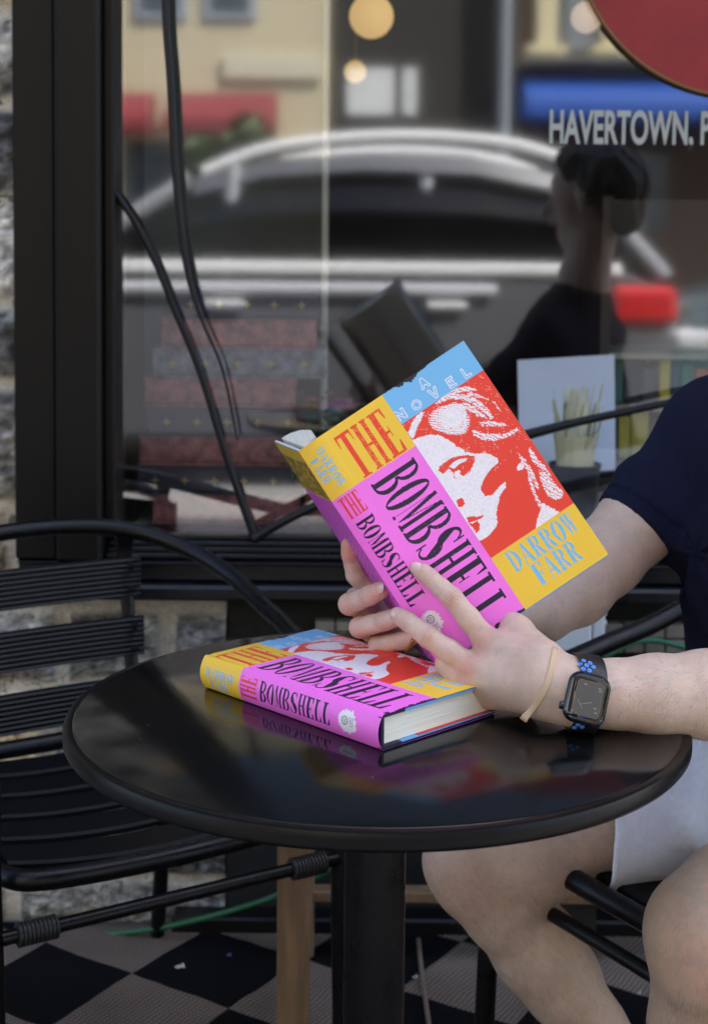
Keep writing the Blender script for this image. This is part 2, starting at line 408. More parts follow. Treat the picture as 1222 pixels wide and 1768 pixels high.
MB().bx(-5, 5, WY + .25, 9, 6.9, 7.1).build('roof', mat('roof_felt', (.05, .05, .05), .9), shop)
MB().bx(-5, -4.8, WY + .25, 9, -.1, 6.9).bx(4.8, 5, WY + .25, 9, -.1, 6.9).bx(-4.8, 4.8, 8.8, 9, -.1, 6.9).build('side_wall', wallm, shop)
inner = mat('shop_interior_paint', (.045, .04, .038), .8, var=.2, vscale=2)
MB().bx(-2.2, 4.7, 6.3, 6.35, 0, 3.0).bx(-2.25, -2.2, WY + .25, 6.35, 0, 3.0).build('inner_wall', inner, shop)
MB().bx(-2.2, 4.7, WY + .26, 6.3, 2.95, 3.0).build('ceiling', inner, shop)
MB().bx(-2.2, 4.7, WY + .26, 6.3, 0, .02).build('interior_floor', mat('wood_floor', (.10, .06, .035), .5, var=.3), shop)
# window: frame, sill trims, glass
fr = MB(); XM = P(108, 500, Y=WY).x
fr.bx(XL, XM, WY - .055, WY + .08, ZG - .031, 2.8, .004)            # outer jamb board
fr.bx(XM + .002, XG - .018, WY - .075, WY + .08, ZG - .031, 2.8, .006)
fr.bx(XG - .018, XG, WY - .045, WY + .08, ZG + .004, 2.8, .003)
fr.bx(XM, XR, WY - .06, WY + .08, ZT, ZT + .12, .004).bx(XR - .1, XR, WY - .06, WY + .08, ZG, ZT, .004)
fr.build('window_frame', mat('weathered_black_jamb', (.005, .0048, .0045), .45, spec=.18, var=.35, vscale=9, bump=.2, bscale=25, stretch=(1, 1, .2)), shop)
sm = MB(); z1 = P(600, 942, Y=WY - .05).z; z2 = P(600, 965, Y=WY - .014).z; z3 = P(600, 1014, Y=WY - .08).z
x0 = XL + .004
for k in range(4):
    a = ZG + .004 - k * .0085; sm.bx(XG - .016, XR, WY - .012 - k * .010, WY + .085, a - .0075, a, .0015)
zz = ZG - .032
sm.bx(x0, XR, WY - .064, WY + .08, z2, zz, .003)
sm.bx(x0, XR, WY - .050, WY + .08, z3 + .001, z2 - .002, .003)
sm.bx(x0, XR, WY - .078, WY + .08, ZS, z3 - .001, .005)
sm.build('window_sill', mat('black_gloss_sill', (.007, .007, .009), .30, spec=.4, var=.4, vscale=25, bump=.25, bscale=45, stretch=(.4, 1, 1)), shop)
gm = bpy.data.materials.new('window_glass'); gm.use_nodes = True; n = gm.node_tree; n.nodes.clear()
out = n.nodes.new('ShaderNodeOutputMaterial'); mix = n.nodes.new('ShaderNodeMixShader'); tr = n.nodes.new('ShaderNodeBsdfTransparent'); gl = n.nodes.new('ShaderNodeBsdfGlossy')
lw = n.nodes.new('ShaderNodeLayerWeight'); lw.inputs[0].default_value = .5; pw = n.nodes.new('ShaderNodeMath'); pw.operation = 'POWER'; pw.inputs[1].default_value = 4; mu = n.nodes.new('ShaderNodeMath'); mu.operation = 'MULTIPLY_ADD'; mu.inputs[1].default_value = .6; mu.inputs[2].default_value = .195
tr.inputs[0].default_value = (.92, .95, .93, 1); gl.inputs['Roughness'].default_value = .042; gl.inputs[0].default_value = (.95, .97, 1, 1)
n.links.new(lw.outputs['Facing'], pw.inputs[0]); n.links.new(pw.outputs[0], mu.inputs[0]); n.links.new(mu.outputs[0], mix.inputs[0]); n.links.new(tr.outputs[0], mix.inputs[1]); n.links.new(gl.outputs[0], mix.inputs[2]); n.links.new(mix.outputs[0], out.inputs[0])
MB().add([(XG, WY, ZG), (XR - .1, WY, ZG), (XR - .1, WY, ZT), (XG, WY, ZT)], [(0, 1, 2, 3)]).build('window_glass', gm, shop)
xd = P(556, 400, Y=WY + .40).x
MB().bx(XG - .02, xd, WY + .44, WY + .455, ZG - .01, 2.75).build('display_backdrop', mat('grey_green_panel', (.10, .10, .08), .8, var=.3, vscale=4), shop)
MB().bx(xd + .001, xd + .012, WY + .30, WY + .455, ZG - .01, 2.75, .003).build('backdrop_edge', mat('pale_timber_edge', (.42, .40, .32), .6), shop)
MB().bx(XG, XR, WY + .09, WY + .62, ZG - .03, ZG - .012).build('display_shelf', mat('cream_board', (.42, .38, .31), .6, var=.15), shop)
# the dark recess below the window, with brick strip and vent grille
rec = mat('dark_recess', (.012, .012, .012), .9, var=.4, vscale=20, bump=.5, bscale=50)
MB().bx(XST + .002, XR, WY - .02, WY + .028, -.02, P(600, 1056, Y=WY).z - .04).bx(XST + .002, XR, WY - .004, WY + .028, P(600, 1056, Y=WY).z - .04, ZS).build('lower_panel', rec, shop)
MB().bx(P(298, 1600, Y=WY - .06).x, XR, WY - .07, WY - .022, 0, P(400, 1560, Y=WY - .014).z, .004).build('base_board', black_paint, shop)
zt = P(600, 1066, Y=WY - .03).z; zb = P(600, 1118, Y=WY - .03).z
bk = MB(); x = P(640, 1080, Y=WY - .03).x; xx = P(545, 1080, Y=WY - .03).x
for k in range(40):
    a = xx + k * .034
    for j in range(2): bk.bx(a, a + .0315, WY - .05, WY - .021, zb + j * (zt - zb) / 2, zb + (j + 1) * (zt - zb) / 2 - .003, .002)
bk.build('tile_strip', mat('dusty_tile', (.20, .18, .14), .85, var=.4, vscale=30, bump=.3), shop)
# lettering on the glass
def text_mesh(s, size, depth=.001, bold=0., scx=1., name='letters'):
    cu = bpy.data.curves.new(name, 'FONT'); cu.body = s; cu.size = size; cu.extrude = depth; cu.offset = bold
    o = bpy.data.objects.new(name, cu); C.objects.link(o); dg = bpy.context.evaluated_depsgraph_get()
    me = bpy.data.meshes.new_from_object(o.evaluated_get(dg)); bpy.data.objects.remove(o)
    v = [Vector((p.co.x * scx, p.co.y, p.co.z)) for p in me.vertices]; f = [tuple(p.vertices) for p in me.polygons]; return v, f
lv, lf = text_mesh('HAVERTOWN, P', .088, .0006, .0022, .62)
p0 = P(946, 246, Y=WY - .004); w = (P(1186, 240, Y=WY - .004) - p0).x
hav = [v for v in lv if True]; 
mxx = text_mesh('HAVERTOWN', .088, .0006, .0022, .62)[0]; k = w / max(v.x for v in mxx); kz = (P(1000, 190, Y=WY).z - P(1000, 247, Y=WY).z) / (max(v.y for v in mxx))
MB().add([(p0.x + v.x * k, WY - .004 - v.z, p0.z + v.y * kz) for v in lv], lf).build('window_lettering', mat('white_vinyl', (.34, .36, .34), .5), shop)

def smudge(m, lo, hi, sc, speck):
    n = m.node_tree; b = n.nodes['Principled BSDF']; tc = n.nodes.new('ShaderNodeTexCoord'); t = n.nodes.new('ShaderNodeTexNoise'); t.inputs['Scale'].default_value = sc; t.inputs['Detail'].default_value = 10; t.inputs['Roughness'].default_value = .7
    n.links.new(tc.outputs['Object'], t.inputs[0]); r = n.nodes.new('ShaderNodeMapRange'); r.inputs[1].default_value = .35; r.inputs[2].default_value = .7; r.inputs[3].default_value = lo; r.inputs[4].default_value = hi; n.links.new(t.outputs[0], r.inputs[0]); n.links.new(r.outputs[0], b.inputs['Roughness'])
    v = n.nodes.new('ShaderNodeTexVoronoi'); v.inputs['Scale'].default_value = speck; n.links.new(tc.outputs['Object'], v.inputs[0]); q = n.nodes.new('ShaderNodeMath'); q.operation = 'LESS_THAN'; q.inputs[1].default_value = .035; n.links.new(v.outputs['Distance'], q.inputs[0])
    w = n.nodes.new('ShaderNodeMath'); w.operation = 'GREATER_THAN'; w.inputs[1].default_value = .80; sp = n.nodes.new('ShaderNodeSeparateColor'); n.links.new(v.outputs['Color'], sp.inputs[0]); n.links.new(sp.outputs[0], w.inputs[0]); a = n.nodes.new('ShaderNodeMath'); a.operation = 'MULTIPLY'; n.links.new(q.outputs[0], a.inputs[0]); n.links.new(w.outputs[0], a.inputs[1])
    mx = n.nodes.new('ShaderNodeMix'); mx.data_type = 'RGBA'; n.links.new(a.outputs[0], mx.inputs[0]); old = b.inputs['Base Color'].links
    if old: n.links.new(old[0].from_socket, mx.inputs[6])
    else: mx.inputs[6].default_value = b.inputs['Base Color'].default_value
    mx.inputs[7].default_value = (.16, .15, .14, 1); n.links.new(mx.outputs[2], b.inputs['Base Color'])
smudge(table_black, .085, .19, 9, 45); smudge(black_metal, .22, .42, 25, 70); smudge(MATS['black_gloss_sill'], .22, .5, 12, 60)
# ------------------------------------------------------------------ round table
TZ = .729; TC = Vector((.0236, 1.336, 0)); TR = .283
tb = empty('round_table', TC, 'round glossy black pedestal cafe table with two books on it', 'table')
pr = [(0, TZ - .018), (TR - .010, TZ - .018), (TR - .002, TZ - .0168), (TR, TZ - .014), (TR, TZ - .0055), (TR - .0016, TZ - .0022), (TR - .0045, TZ - .0012), (TR - .0085, TZ - .0016)]
MB().lathe(pr, TC, 160).build('edge_band', mat('black_rubber_edge', (.0035, .0035, .004), .30, spec=.17, bump=.05, bscale=300), tb, 'auto')
MB().lathe([(TR - .0086, TZ - .01), (TR - .0086, TZ - .0012), (TR - .0105, TZ), (0, TZ)], TC, 160).build('tabletop', table_black, tb, 'auto')
MB().lathe([(.0285, .02), (.0285, TZ - .024)], TC, 40).build('pole', black_metal, tb, 'auto')
MB().lathe([(0, .008), (.20, .008), (.205, .014), (.19, .022), (.05, .034), (.036, .05), (.036, .07)], TC, 64).build('base', black_metal, tb, 'auto')
MB().box((TC.x, TC.y, TZ - .025), (.30, .05, .008)).box((TC.x, TC.y, TZ - .0255), (.05, .30, .007)).build('mounting_plate', black_metal, tb)

# ------------------------------------------------------------------ bistro chairs
def make_chair(label):
    r = empty('bistro_chair', (0, 0, 0), label, 'chair', 'black bistro chairs at the cafe table')
    half = [(.226, -.245, .003), (.226, -.240, .15), (.226, -.234, .30), (.227, -.226, .46), (.222, -.200, .565), (.236, -.13, .612), (.246, -.05, .628), (.250, .04, .643), (.244, .12, .666), (.215, .20, .692), (.15, .258, .717), (.06, .282, .729)]
    full = [(-x, y, z) for x, y, z in half] + half[::-1]; full = [Vector(p) for p in full]; dense = []
    for i in range(len(full) - 1):
        p0, p1, p2, p3 = full[max(0, i - 1)], full[i], full[i + 1], full[min(len(full) - 1, i + 2)]
        for k in range(6):
            t = k / 6; dense.append(.5 * ((2 * p1) + (p2 - p0) * t + (2 * p0 - 5 * p1 + 4 * p2 - p3) * t * t + (3 * p1 - p0 - 3 * p2 + p3) * t ** 3))
    dense.append(full[-1]); c_ = 33
    MB().tube(dense[c_:len(dense) - c_], .0125, 18, smooth=1).build('arm_hoop', black_metal, r, 'auto')
    MB().tube(dense[:c_ + 1], .0125, 18, smooth=1).build('leg', black_metal, r, 'auto'); MB().tube(dense[len(dense) - c_ - 1:], .0125, 18, smooth=1).build('leg', black_metal, r, 'auto')
    for s in (-1, 1): MB().tube([(s * .24, .385, .003), (s * .215, .30, .22), (s * .19, .215, .425)], .0122, 16).build('leg', black_metal, r, 'auto')
    ring = [(-.205, -.12, .432), (-.20, -.20, .430), (-.15, -.228, .428), (0, -.222, .420), (.15, -.228, .428), (.20, -.20, .430), (.205, -.12, .432), (.20, .12, .430), (.17, .20, .430), (0, .215, .428), (-.17, .20, .430), (-.20, .12, .430)]
    MB().tube(ring, .0128, 16, closed=True).build('seat_frame', black_metal, r, 'auto')
    for y0, y1 in ((-.195, -.135), (-.117, -.057), (-.039, .021), (.039, .099), (.117, .18)):
        m = MB(); N = 14; vs = []; fs = []
        for i in range(N + 1):
            x = -.196 + .392 * i / N; z = .441 - .020 * (1 - (x / .196) ** 2)
            for (yy, dz) in ((y0, -.006), (y0, 0), (y0 + .004, .003), (y1 - .004, .003), (y1, 0), (y1, -.006)): vs.append((x, yy, z + dz))
        for i in range(N):
            for k in range(5): fs.append((i * 6 + k, i * 6 + k + 1, i * 6 + k + 7, i * 6 + k + 6))
            fs.append((i * 6 + 5, i * 6, i * 6 + 6, i * 6 + 11))
        fs += [(0, 5, 4, 3, 2, 1), tuple(N * 6 + k for k in range(6))]
        m.add(vs, fs).build('seat_slat', mat('satin_black_slat', (.003, .003, .0038), .5, spec=.2), r)
    for s in (-1, 1):   # flat back posts
        px = s * .138
        MB().tube([(px, .218, .43), (px, .241, .50), (px * 1.0, .259, .60), (px * .99, .270, .68), (px * .98, .264, .714)], [.011, .011, .011, .012, .017], 12, flat=(Vector((0, 1, 0)), .55)).build('back_post', black_metal, r, 'auto')
    for zc in (.473, .561, .649):      # ridged back slats
        nr = 8; hh = .060; prof = []
        for k in range(nr):
            a = zc - hh / 2 + hh * k / nr; d = hh / nr
            prof += [(0, a), (.0036, a + d * .15), (.0040, a + d * .45), (.0030, a + d * .60), (0, a + d * .74)]
        prof.append((0, zc + hh / 2)); M = len(prof); N = 16; vs = []; fs = []
        for i in range(N + 1):
            x = -.156 + .312 * i / N; yb = .232 + (zc - .478) * .16 + .006 * (1 - (x / .156) ** 2)
            for (d, z) in prof: vs.append((x, yb - .005 - d, z))
            vs.append((x, yb, zc + hh / 2)); vs.append((x, yb, zc - hh / 2))
        q = M + 2
        for i in range(N):
            for k in range(q): fs.append((i * q + k, (i + 1) * q + k, (i + 1) * q + (k + 1) % q, i * q + (k + 1) % q))
        fs += [tuple(range(q)), tuple(N * q + k for k in range(q))[::-1]]
        sl_ = MB().add(vs, fs).build('back_slat', mat('ridged_black_aluminium', (.006, .0068, .0085), .34, spec=.42, var=.1), r)
        for s in (-1, 1):
            for dz in (-.017, .018):
                MB().lathe([(0, .004), (.0025, .004), (.0028, .0025), (.0058, .002), (.0062, 0)], (s * .138, .2185 + (zc - .478) * .16 + .0012, zc + dz), 12, Matrix.Rotation(math.pi / 2, 3, 'X')).build('rivet', black_metal, sl_, 'auto')
    # stretcher with ribbed rubber sleeves at both ends
    st = MB().tube([(-.218, -.236, .375), (.218, -.236, .375)], .0085, 14, smooth=1).build('stretcher', black_metal, r, 'auto')
    for s in (-1, 1):
        m = MB(); pr = []
        for k in range(10): pr += [(.0118, k * .0048), (.0140, k * .0048 + .0012), (.0140, k * .0048 + .003), (.0118, k * .0048 + .0042)]
        m.lathe(pr, (s * .200, -.236, .375), 18, Matrix.Rotation(-s * math.pi / 2, 3, 'Y'))
        m.build('ribbed_sleeve', mat('black_rubber', (.016, .016, .017), .5), st, 'auto')
    MB().tube([(-.19, .215, .40), (.19, .215, .40)], .008, 12, smooth=1).build('rear_stretcher', black_metal, r, 'auto')
    return r
def copy_tree(o, parent=None):
    c = o.copy(); C.objects.link(c)
    if parent is not None: c.parent = parent
    for ch in list(o.children): copy_tree(ch, c)
    return c
ch1 = make_chair('empty black bistro armchair with ridged back slats by the stone wall')
ch2 = copy_tree(ch1); ch2['label'] = 'black bistro armchair that the person in the navy t-shirt sits on'
ch1.location = (-.325, 1.930, -.004); ch1.rotation_euler.z = math.radians(31)
ch2.location = (.49, 1.70, .008); ch2.rotation_euler.z = math.radians(-58)

# ------------------------------------------------------------------ low timber stand, hose, cord, boxes
x0, x1 = P(478, 1600, Y=2.05).x, P(534, 1600, Y=2.05).x
stn = empty('timber_stand', ((x0 + x1) / 2, 2.07, 0), 'raw timber frame stand behind the table, with a square upright', 'stand')
MB().bx(x0, x1, 2.05, 2.095, .009, .46, .003).build('post', timber, stn)
xr = P(1262, 1550, Y=2.30).x
MB().bx(xr, xr + .045, 2.05, 2.095, .009, .46, .003).build('post', timber, stn)
MB().bx(x0 + .003, xr + .04, 2.30, 2.33, P(700, 1560, Y=2.30).z, P(700, 1541, Y=2.30).z, .002).build('rail', timber, stn)
MB().bx(x0, x1, 2.30, 2.345, .009, .46, .003).build('rear_post', timber, stn); MB().bx(xr, xr + .045, 2.31, 2.35, .009, .45, .003).build('rear_post', timber, stn)
MB().bx(x0 + .003, x1 - .003, 2.097, 2.298, P(700, 1560, Y=2.30).z, P(700, 1541, Y=2.30).z, .002).build('side_rail', timber, stn)
MB().bx(x1 + .002, xr - .002, 2.06, 2.085, .41, .45, .002).build('top_rail', timber, stn)
green = mat('green_rubber', (.02, .12, .055), .45, var=.2)
hose = [P(60, 1640, Y=2.40), P(130, 1620, Y=2.40), P(250, 1606, Y=2.37), P(340, 1588, Y=2.36), P(420, 1566, Y=2.36), P(480, 1545, Y=2.365), P(570, 1500, Y=2.37), P(680, 1400, Y=2.37), P(800, 1300, Y=2.37), P(950, 1200, Y=2.37), P(1040, 1137, Y=2.37), P(1100, 1108, Y=2.38), P(1160, 1112, Y=2.38), P(1240, 1150, Y=2.38), P(1330, 1300, Y=2.38), P(1360, 1560, Y=2.38)]
tag(MB().tube(hose, .0048, 12, smooth=8).build('garden_hose', green, None, 'auto'), 'thin green hose running along the foot of the shop wall', 'hose')
tag(MB().tube([P(722, 1622, Z=.016), P(728, 1680, Z=.014), P(740, 1768, Z=.014), P(752, 1850, Z=.014)], .0035, 8).build('cord', mat('tan_cord', (.16, .12, .09), .8), None, 'auto'), 'thin tan cord lying straight across the checkered rug', 'cord')
bp_ = empty('plastic_box', P(1000, 1129, Y=2.34), 'pale grey plastic utility box under the window sill', 'box')
wp = mat('pale_plastic', (.50, .54, .58), .5, var=.08)
a, b = P(925, 1128, Y=2.30), P(1046, 1040, Y=2.30)
MB().bx(a.x, b.x - .022, 2.30, 2.43, a.z + .002, b.z, .004).build('body', wp, bp_)
MB().bx(b.x - .020, b.x, 2.305, 2.42, a.z, b.z + .004, .003).build('side_cover', wp, bp_)
m = MB()
for zz in (.02, .035, .06): m.bx(b.x + .0005, b.x + .005, 2.32, 2.335, b.z - zz - .006, b.z - zz, .001)
m.build('catch', wp, bp_)
MB().bx(a.x, b.x, 2.33, 2.42, P(1, 1500, Y=2.3).z - .12, a.z - .003, .003).build('leg', mat('black_plastic', (.012, .012, .012), .6), bp_)
for i, (px, py, cl) in enumerate(((311, 1672, (.62, .62, .60)), (395, 1652, (.12, .10, .35)), (716, 1690, (.5, .5, .5)), (1102, 1718, (.5, .5, .5)))):
    c = P(px, py, Z=.013); m = MB(); rr = .008 if i == 0 else .004
    for k in range(5):
        A = k * 1.3; q = [c + Vector((rr * math.cos(A + t) * (1 - .3 * (t > 1)), rr * .8 * math.sin(A + t), .001 * k + .002 * (t > 1))) for t in (0, .7, 1.4, 2.1)]
        m.prism(q, (0, 0, .0006))
    m.build('paper_scrap', mat('scrap%d' % i, cl, .8), label=['crumpled white paper scrap on the rug near the chair leg', 'tiny violet scrap on the black rug square beside the post', 'tiny pale crumb on the rug beside the tan cord', 'tiny pale crumb on the rug between the person\'s legs'][i], cat='litter')

# ------------------------------------------------------------------ book jacket art (drawn in cover millimetres: U across, V down)
YEL = lin((246, 200, 62)); PNK = lin((252, 120, 226)); RED = lin((240, 64, 46)); BLU = lin((118, 188, 232)); WHT = lin((246, 238, 240)); NVY = lin((26, 18, 52)); CRM = lin((228, 226, 210))
def inpoly(x, y, poly):
    ins = np.zeros(x.shape, bool); n = len(poly)
    bx0, bx1 = min(p[0] for p in poly), max(p[0] for p in poly)
    for i in range(n):
        x1_, y1_ = poly[i]; x2, y2 = poly[(i + 1) % n]
        if y1_ == y2: continue
        c = ((y1_ > y) != (y2 > y)) & (x < (x2 - x1_) * (y - y1_) / (y2 - y1_) + x1_); ins ^= c
    return ins
def R(x, y, a, b, c, d): return (x >= a) & (x <= b) & (y >= c) & (y <= d)
def ell(x, y, cx, cy, rx, ry): return ((x - cx) / rx) ** 2 + ((y - cy) / ry) ** 2 <= 1
def glyph(ch, x, y):   # unit box, y down, high-contrast condensed serif
    h = .06; s = .07
    if ch == 'T': return R(x, y, .34, .66, 0, 1) | R(x, y, 0, 1, 0, h) | inpoly(x, y, [(0, 0), (.12, 0), (.04, .26), (0, .26)]) | inpoly(x, y, [(1, 0), (.88, 0), (.96, .26), (1, .26)]) | R(x, y, .2, .8, 1 - .04, 1)
    if ch == 'H': return R(x, y, .08, .36, 0, 1) | R(x, y, .66, .90, 0, 1) | R(x, y, .3, .7, .47, .53) | R(x, y, 0, .44, 0, .04) | R(x, y, 0, .44, .96, 1) | R(x, y, .58, 1, 0, .04) | R(x, y, .58, 1, .96, 1)
    if ch == 'E': return R(x, y, .12, .46, 0, 1) | R(x, y, 0, .92, 0, .045) | R(x, y, 0, .95, .955, 1) | R(x, y, .4, .72, .47, .53) | inpoly(x, y, [(.92, 0), (.92, .24), (.86, .24), (.72, 0)]) | inpoly(x, y, [(.98, 1), (.98, .74), (.9, .74), (.72, 1)]) | R(x, y, .68, .75, .38, .62)
    if ch == 'L': return R(x, y, .14, .46, 0, 1) | R(x, y, 0, .62, 0, .045) | R(x, y, 0, .95, .955, 1) | inpoly(x, y, [(.97, 1), (.97, .70), (.90, .70), (.68, 1)])
    if ch == 'F': return R(x, y, .12, .46, 0, 1) | R(x, y, 0, .95, 0, .045) | R(x, y, 0, .62, .955, 1) | R(x, y, .4, .74, .49, .55) | inpoly(x, y, [(.97, 0), (.97, .27), (.9, .27), (.74, 0)]) | R(x, y, .70, .77, .40, .64)
    if ch == 'B':
        o = (ell(x, y, .42, .25, .50, .25) & (x > .42)) | (ell(x, y, .42, .74, .58, .26) & (x > .42)); i_ = (ell(x, y, .42, .25, .26, .20) & (x > .3)) | (ell(x, y, .42, .74, .30, .21) & (x > .3))
        return R(x, y, .10, .40, 0, 1) | (o & ~i_) | R(x, y, 0, .45, 0, .045) | R(x, y, 0, .45, .955, 1)
    if ch == 'D':
        o = ell(x, y, .34, .5, .64, .5) & (x > .34); i_ = ell(x, y, .34, .5, .34, .455) & (x > .2)
        return R(x, y, .08, .36, 0, 1) | (o & ~i_) | R(x, y, 0, .38, 0, .045) | R(x, y, 0, .38, .955, 1)
    if ch == 'O':
        xs_ = x + (y - .5) * .12
        return ell(x, y, .5, .5, .5, .5) & ~ell(xs_, y, .5, .5, .20, .455)
    if ch == 'M': return inpoly(x, y, [(.04, 0), (.26, 0), (.53, .74), (.44, .97)]) | inpoly(x, y, [(.70, 0), (.75, 0), (.47, .97), (.44, .92)]) | R(x, y, .70, .92, 0, 1) | R(x, y, .08, .12, 0, 1) | R(x, y, 0, .22, .96, 1) | R(x, y, .60, 1, .96, 1) | R(x, y, .70, 1, 0, .04)
    if ch == 'S':
        t = inpoly(x, y, [(.08, .22), (.30, .12), (.72, .58), (.95, .78), (.72, .90), (.34, .52)])
        a = ell(x, y, .47, .27, .42, .27) & ~ell(x, y, .52, .26, .28, .20) & ((x < .5) | (y < .16)); b = ell(x, y, .52, .73, .44, .27) & ~ell(x, y, .47, .74, .30, .21) & ((x > .5) | (y > .85))
        return t | a | b | R(x, y, .82, .9, .02, .26) | R(x, y, .08, .16, .74, .98)
    if ch == 'A': return inpoly(x, y, [(.44, 0), (.60, 0), (.98, 1), (.66, 1)]) | inpoly(x, y, [(.47, .0), (.53, .1), (.14, 1), (.07, 1)]) | R(x, y, .24, .72, .66, .71) | R(x, y, 0, .26, .96, 1) | R(x, y, .56, 1, .96, 1)
    if ch == 'R':
        o = ell(x, y, .42, .26, .46, .26) & (x > .42); i_ = ell(x, y, .42, .26, .20, .21) & (x > .3)
        return R(x, y, .10, .38, 0, 1) | (o & ~i_) | R(x, y, 0, .44, 0, .045) | R(x, y, 0, .48, .955, 1) | inpoly(x, y, [(.42, .49), (.62, .49), (.98, 1), (.68, 1)])
    if ch == 'W': return inpoly(x, y, [(.02, 0), (.26, 0), (.40, .78), (.34, 1), (.28, 1)]) | inpoly(x, y, [(.50, .08), (.54, .1), (.36, 1), (.30, 1)]) | inpoly(x, y, [(.42, 0), (.64, 0), (.76, .78), (.70, 1), (.64, 1)]) | inpoly(x, y, [(.90, 0), (.95, 0), (.73, 1), (.67, 1)]) | R(x, y, -.02, .34, 0, .04) | R(x, y, .80, 1.03, 0, .04)
    return x < -9
def word(A, B_, s, a0, a1, b0, b1, gap=.12):   # A reading coordinate, B_ letter-height coordinate (b0 = top of letters)
    m = np.zeros(A.shape, bool); n = len(s); w = (a1 - a0) / (n - gap) if n > 1 else a1 - a0
    for i, ch in enumerate(s):
        l = a0 + i * w; q = (A >= l - w * .05) & (A <= l + w)
        if q.any():
            g = np.zeros(A.shape, bool); g[q] = glyph(ch, (A[q] - l) / (w * (1 - gap)), (B_[q] - b0) / (b1 - b0)); m |= g
    return m
Z5 = lambda pts: [(640 + p[0] * .3437, 570 + p[1] * .3437) for p in pts]
FACE = [[(200, 560), (250, 545), (290, 530), (350, 530), (400, 553), (440, 582), (490, 612), (530, 622), (580, 618), (620, 628), (652, 645), (655, 665), (625, 690), (600, 720), (575, 760), (562, 800), (585, 838), (625, 828), (665, 780), (692, 762), (692, 790), (662, 830), (652, 880), (642, 930), (648, 965), (638, 995), (616, 1022), (590, 1046), (565, 1060), (500, 1060), (300, 1000)],
        [(303, 468), (302, 436), (322, 408), (362, 386), (405, 370), (445, 362), (480, 388), (502, 425), (507, 470), (492, 515), (450, 528), (395, 524), (350, 512), (318, 497)],
        [(193, 522), (212, 470), (238, 432), (262, 412), (274, 418), (262, 450), (240, 492), (228, 532), (214, 552)],
        [(325, 375), (370, 335), (440, 290), (500, 278), (552, 300), (500, 302), (440, 318), (380, 358)],
        [(395, 345), (450, 318), (505, 322), (560, 352), (605, 395), (638, 442), (612, 444), (570, 402), (520, 366), (460, 346)],
        [(430, 385), (480, 360), (540, 385), (590, 430), (600, 446), (555, 432), (500, 402)],
        [(555, 462), (610, 455), (690, 466), (700, 476), (630, 482), (575, 480)],
        [(520, 500), (600, 520), (690, 520), (752, 486), (760, 500), (705, 535), (640, 556), (575, 550), (528, 530)],
        [(490, 300), (560, 322), (612, 350), (560, 338), (500, 318)], [(620, 340), (640, 360), (675, 410), (650, 385)],
        [(748, 688), (758, 668), (770, 662), (782, 672), (784, 690), (772, 703), (755, 703)],
        [(752, 615), (775, 632), (800, 662), (826, 705), (852, 762), (862, 800), (848, 800), (830, 752), (800, 702), (772, 660)],
        [(800, 700), (820, 745), (848, 830), (875, 880), (862, 890), (838, 840), (812, 770)],
        [(808, 585), (828, 600), (850, 640), (872, 662), (902, 692), (925, 730), (905, 722), (870, 690), (838, 668), (815, 625)],
        [(860, 700), (900, 715), (935, 762), (985, 812), (975, 838), (940, 850), (905, 830), (885, 790), (868, 745)],
        [(840, 1000), (850, 950), (868, 900), (872, 865), (905, 880), (955, 905), (1005, 925), (960, 945), (900, 990)]]
HOLE = [[(348, 712), (352, 690), (380, 672), (410, 648), (450, 637), (495, 630), (535, 636), (535, 660), (522, 690), (505, 722), (482, 744), (450, 752), (428, 748), (422, 718), (400, 700), (372, 728)],
        [(440, 862), (462, 846), (480, 862), (482, 880), (470, 892), (450, 896)],
        [(490, 945), (520, 940), (548, 942), (578, 932), (568, 948), (548, 958), (556, 985), (560, 1004), (545, 1020), (520, 1000), (500, 975)],
        [(360, 800), (345, 830), (352, 840)]]
BACKIN = [[(402, 690), (428, 664), (458, 650), (498, 646), (488, 662), (455, 676), (428, 702)], [(428, 742), (432, 716), (452, 706), (462, 712), (458, 728), (476, 738), (496, 722), (506, 708), (500, 728), (478, 748), (448, 752)], [(505, 972), (548, 958), (522, 978)]]
FACE, HOLE, BACKIN = [[Z5(p) for p in g] for g in (FACE, HOLE, BACKIN)]
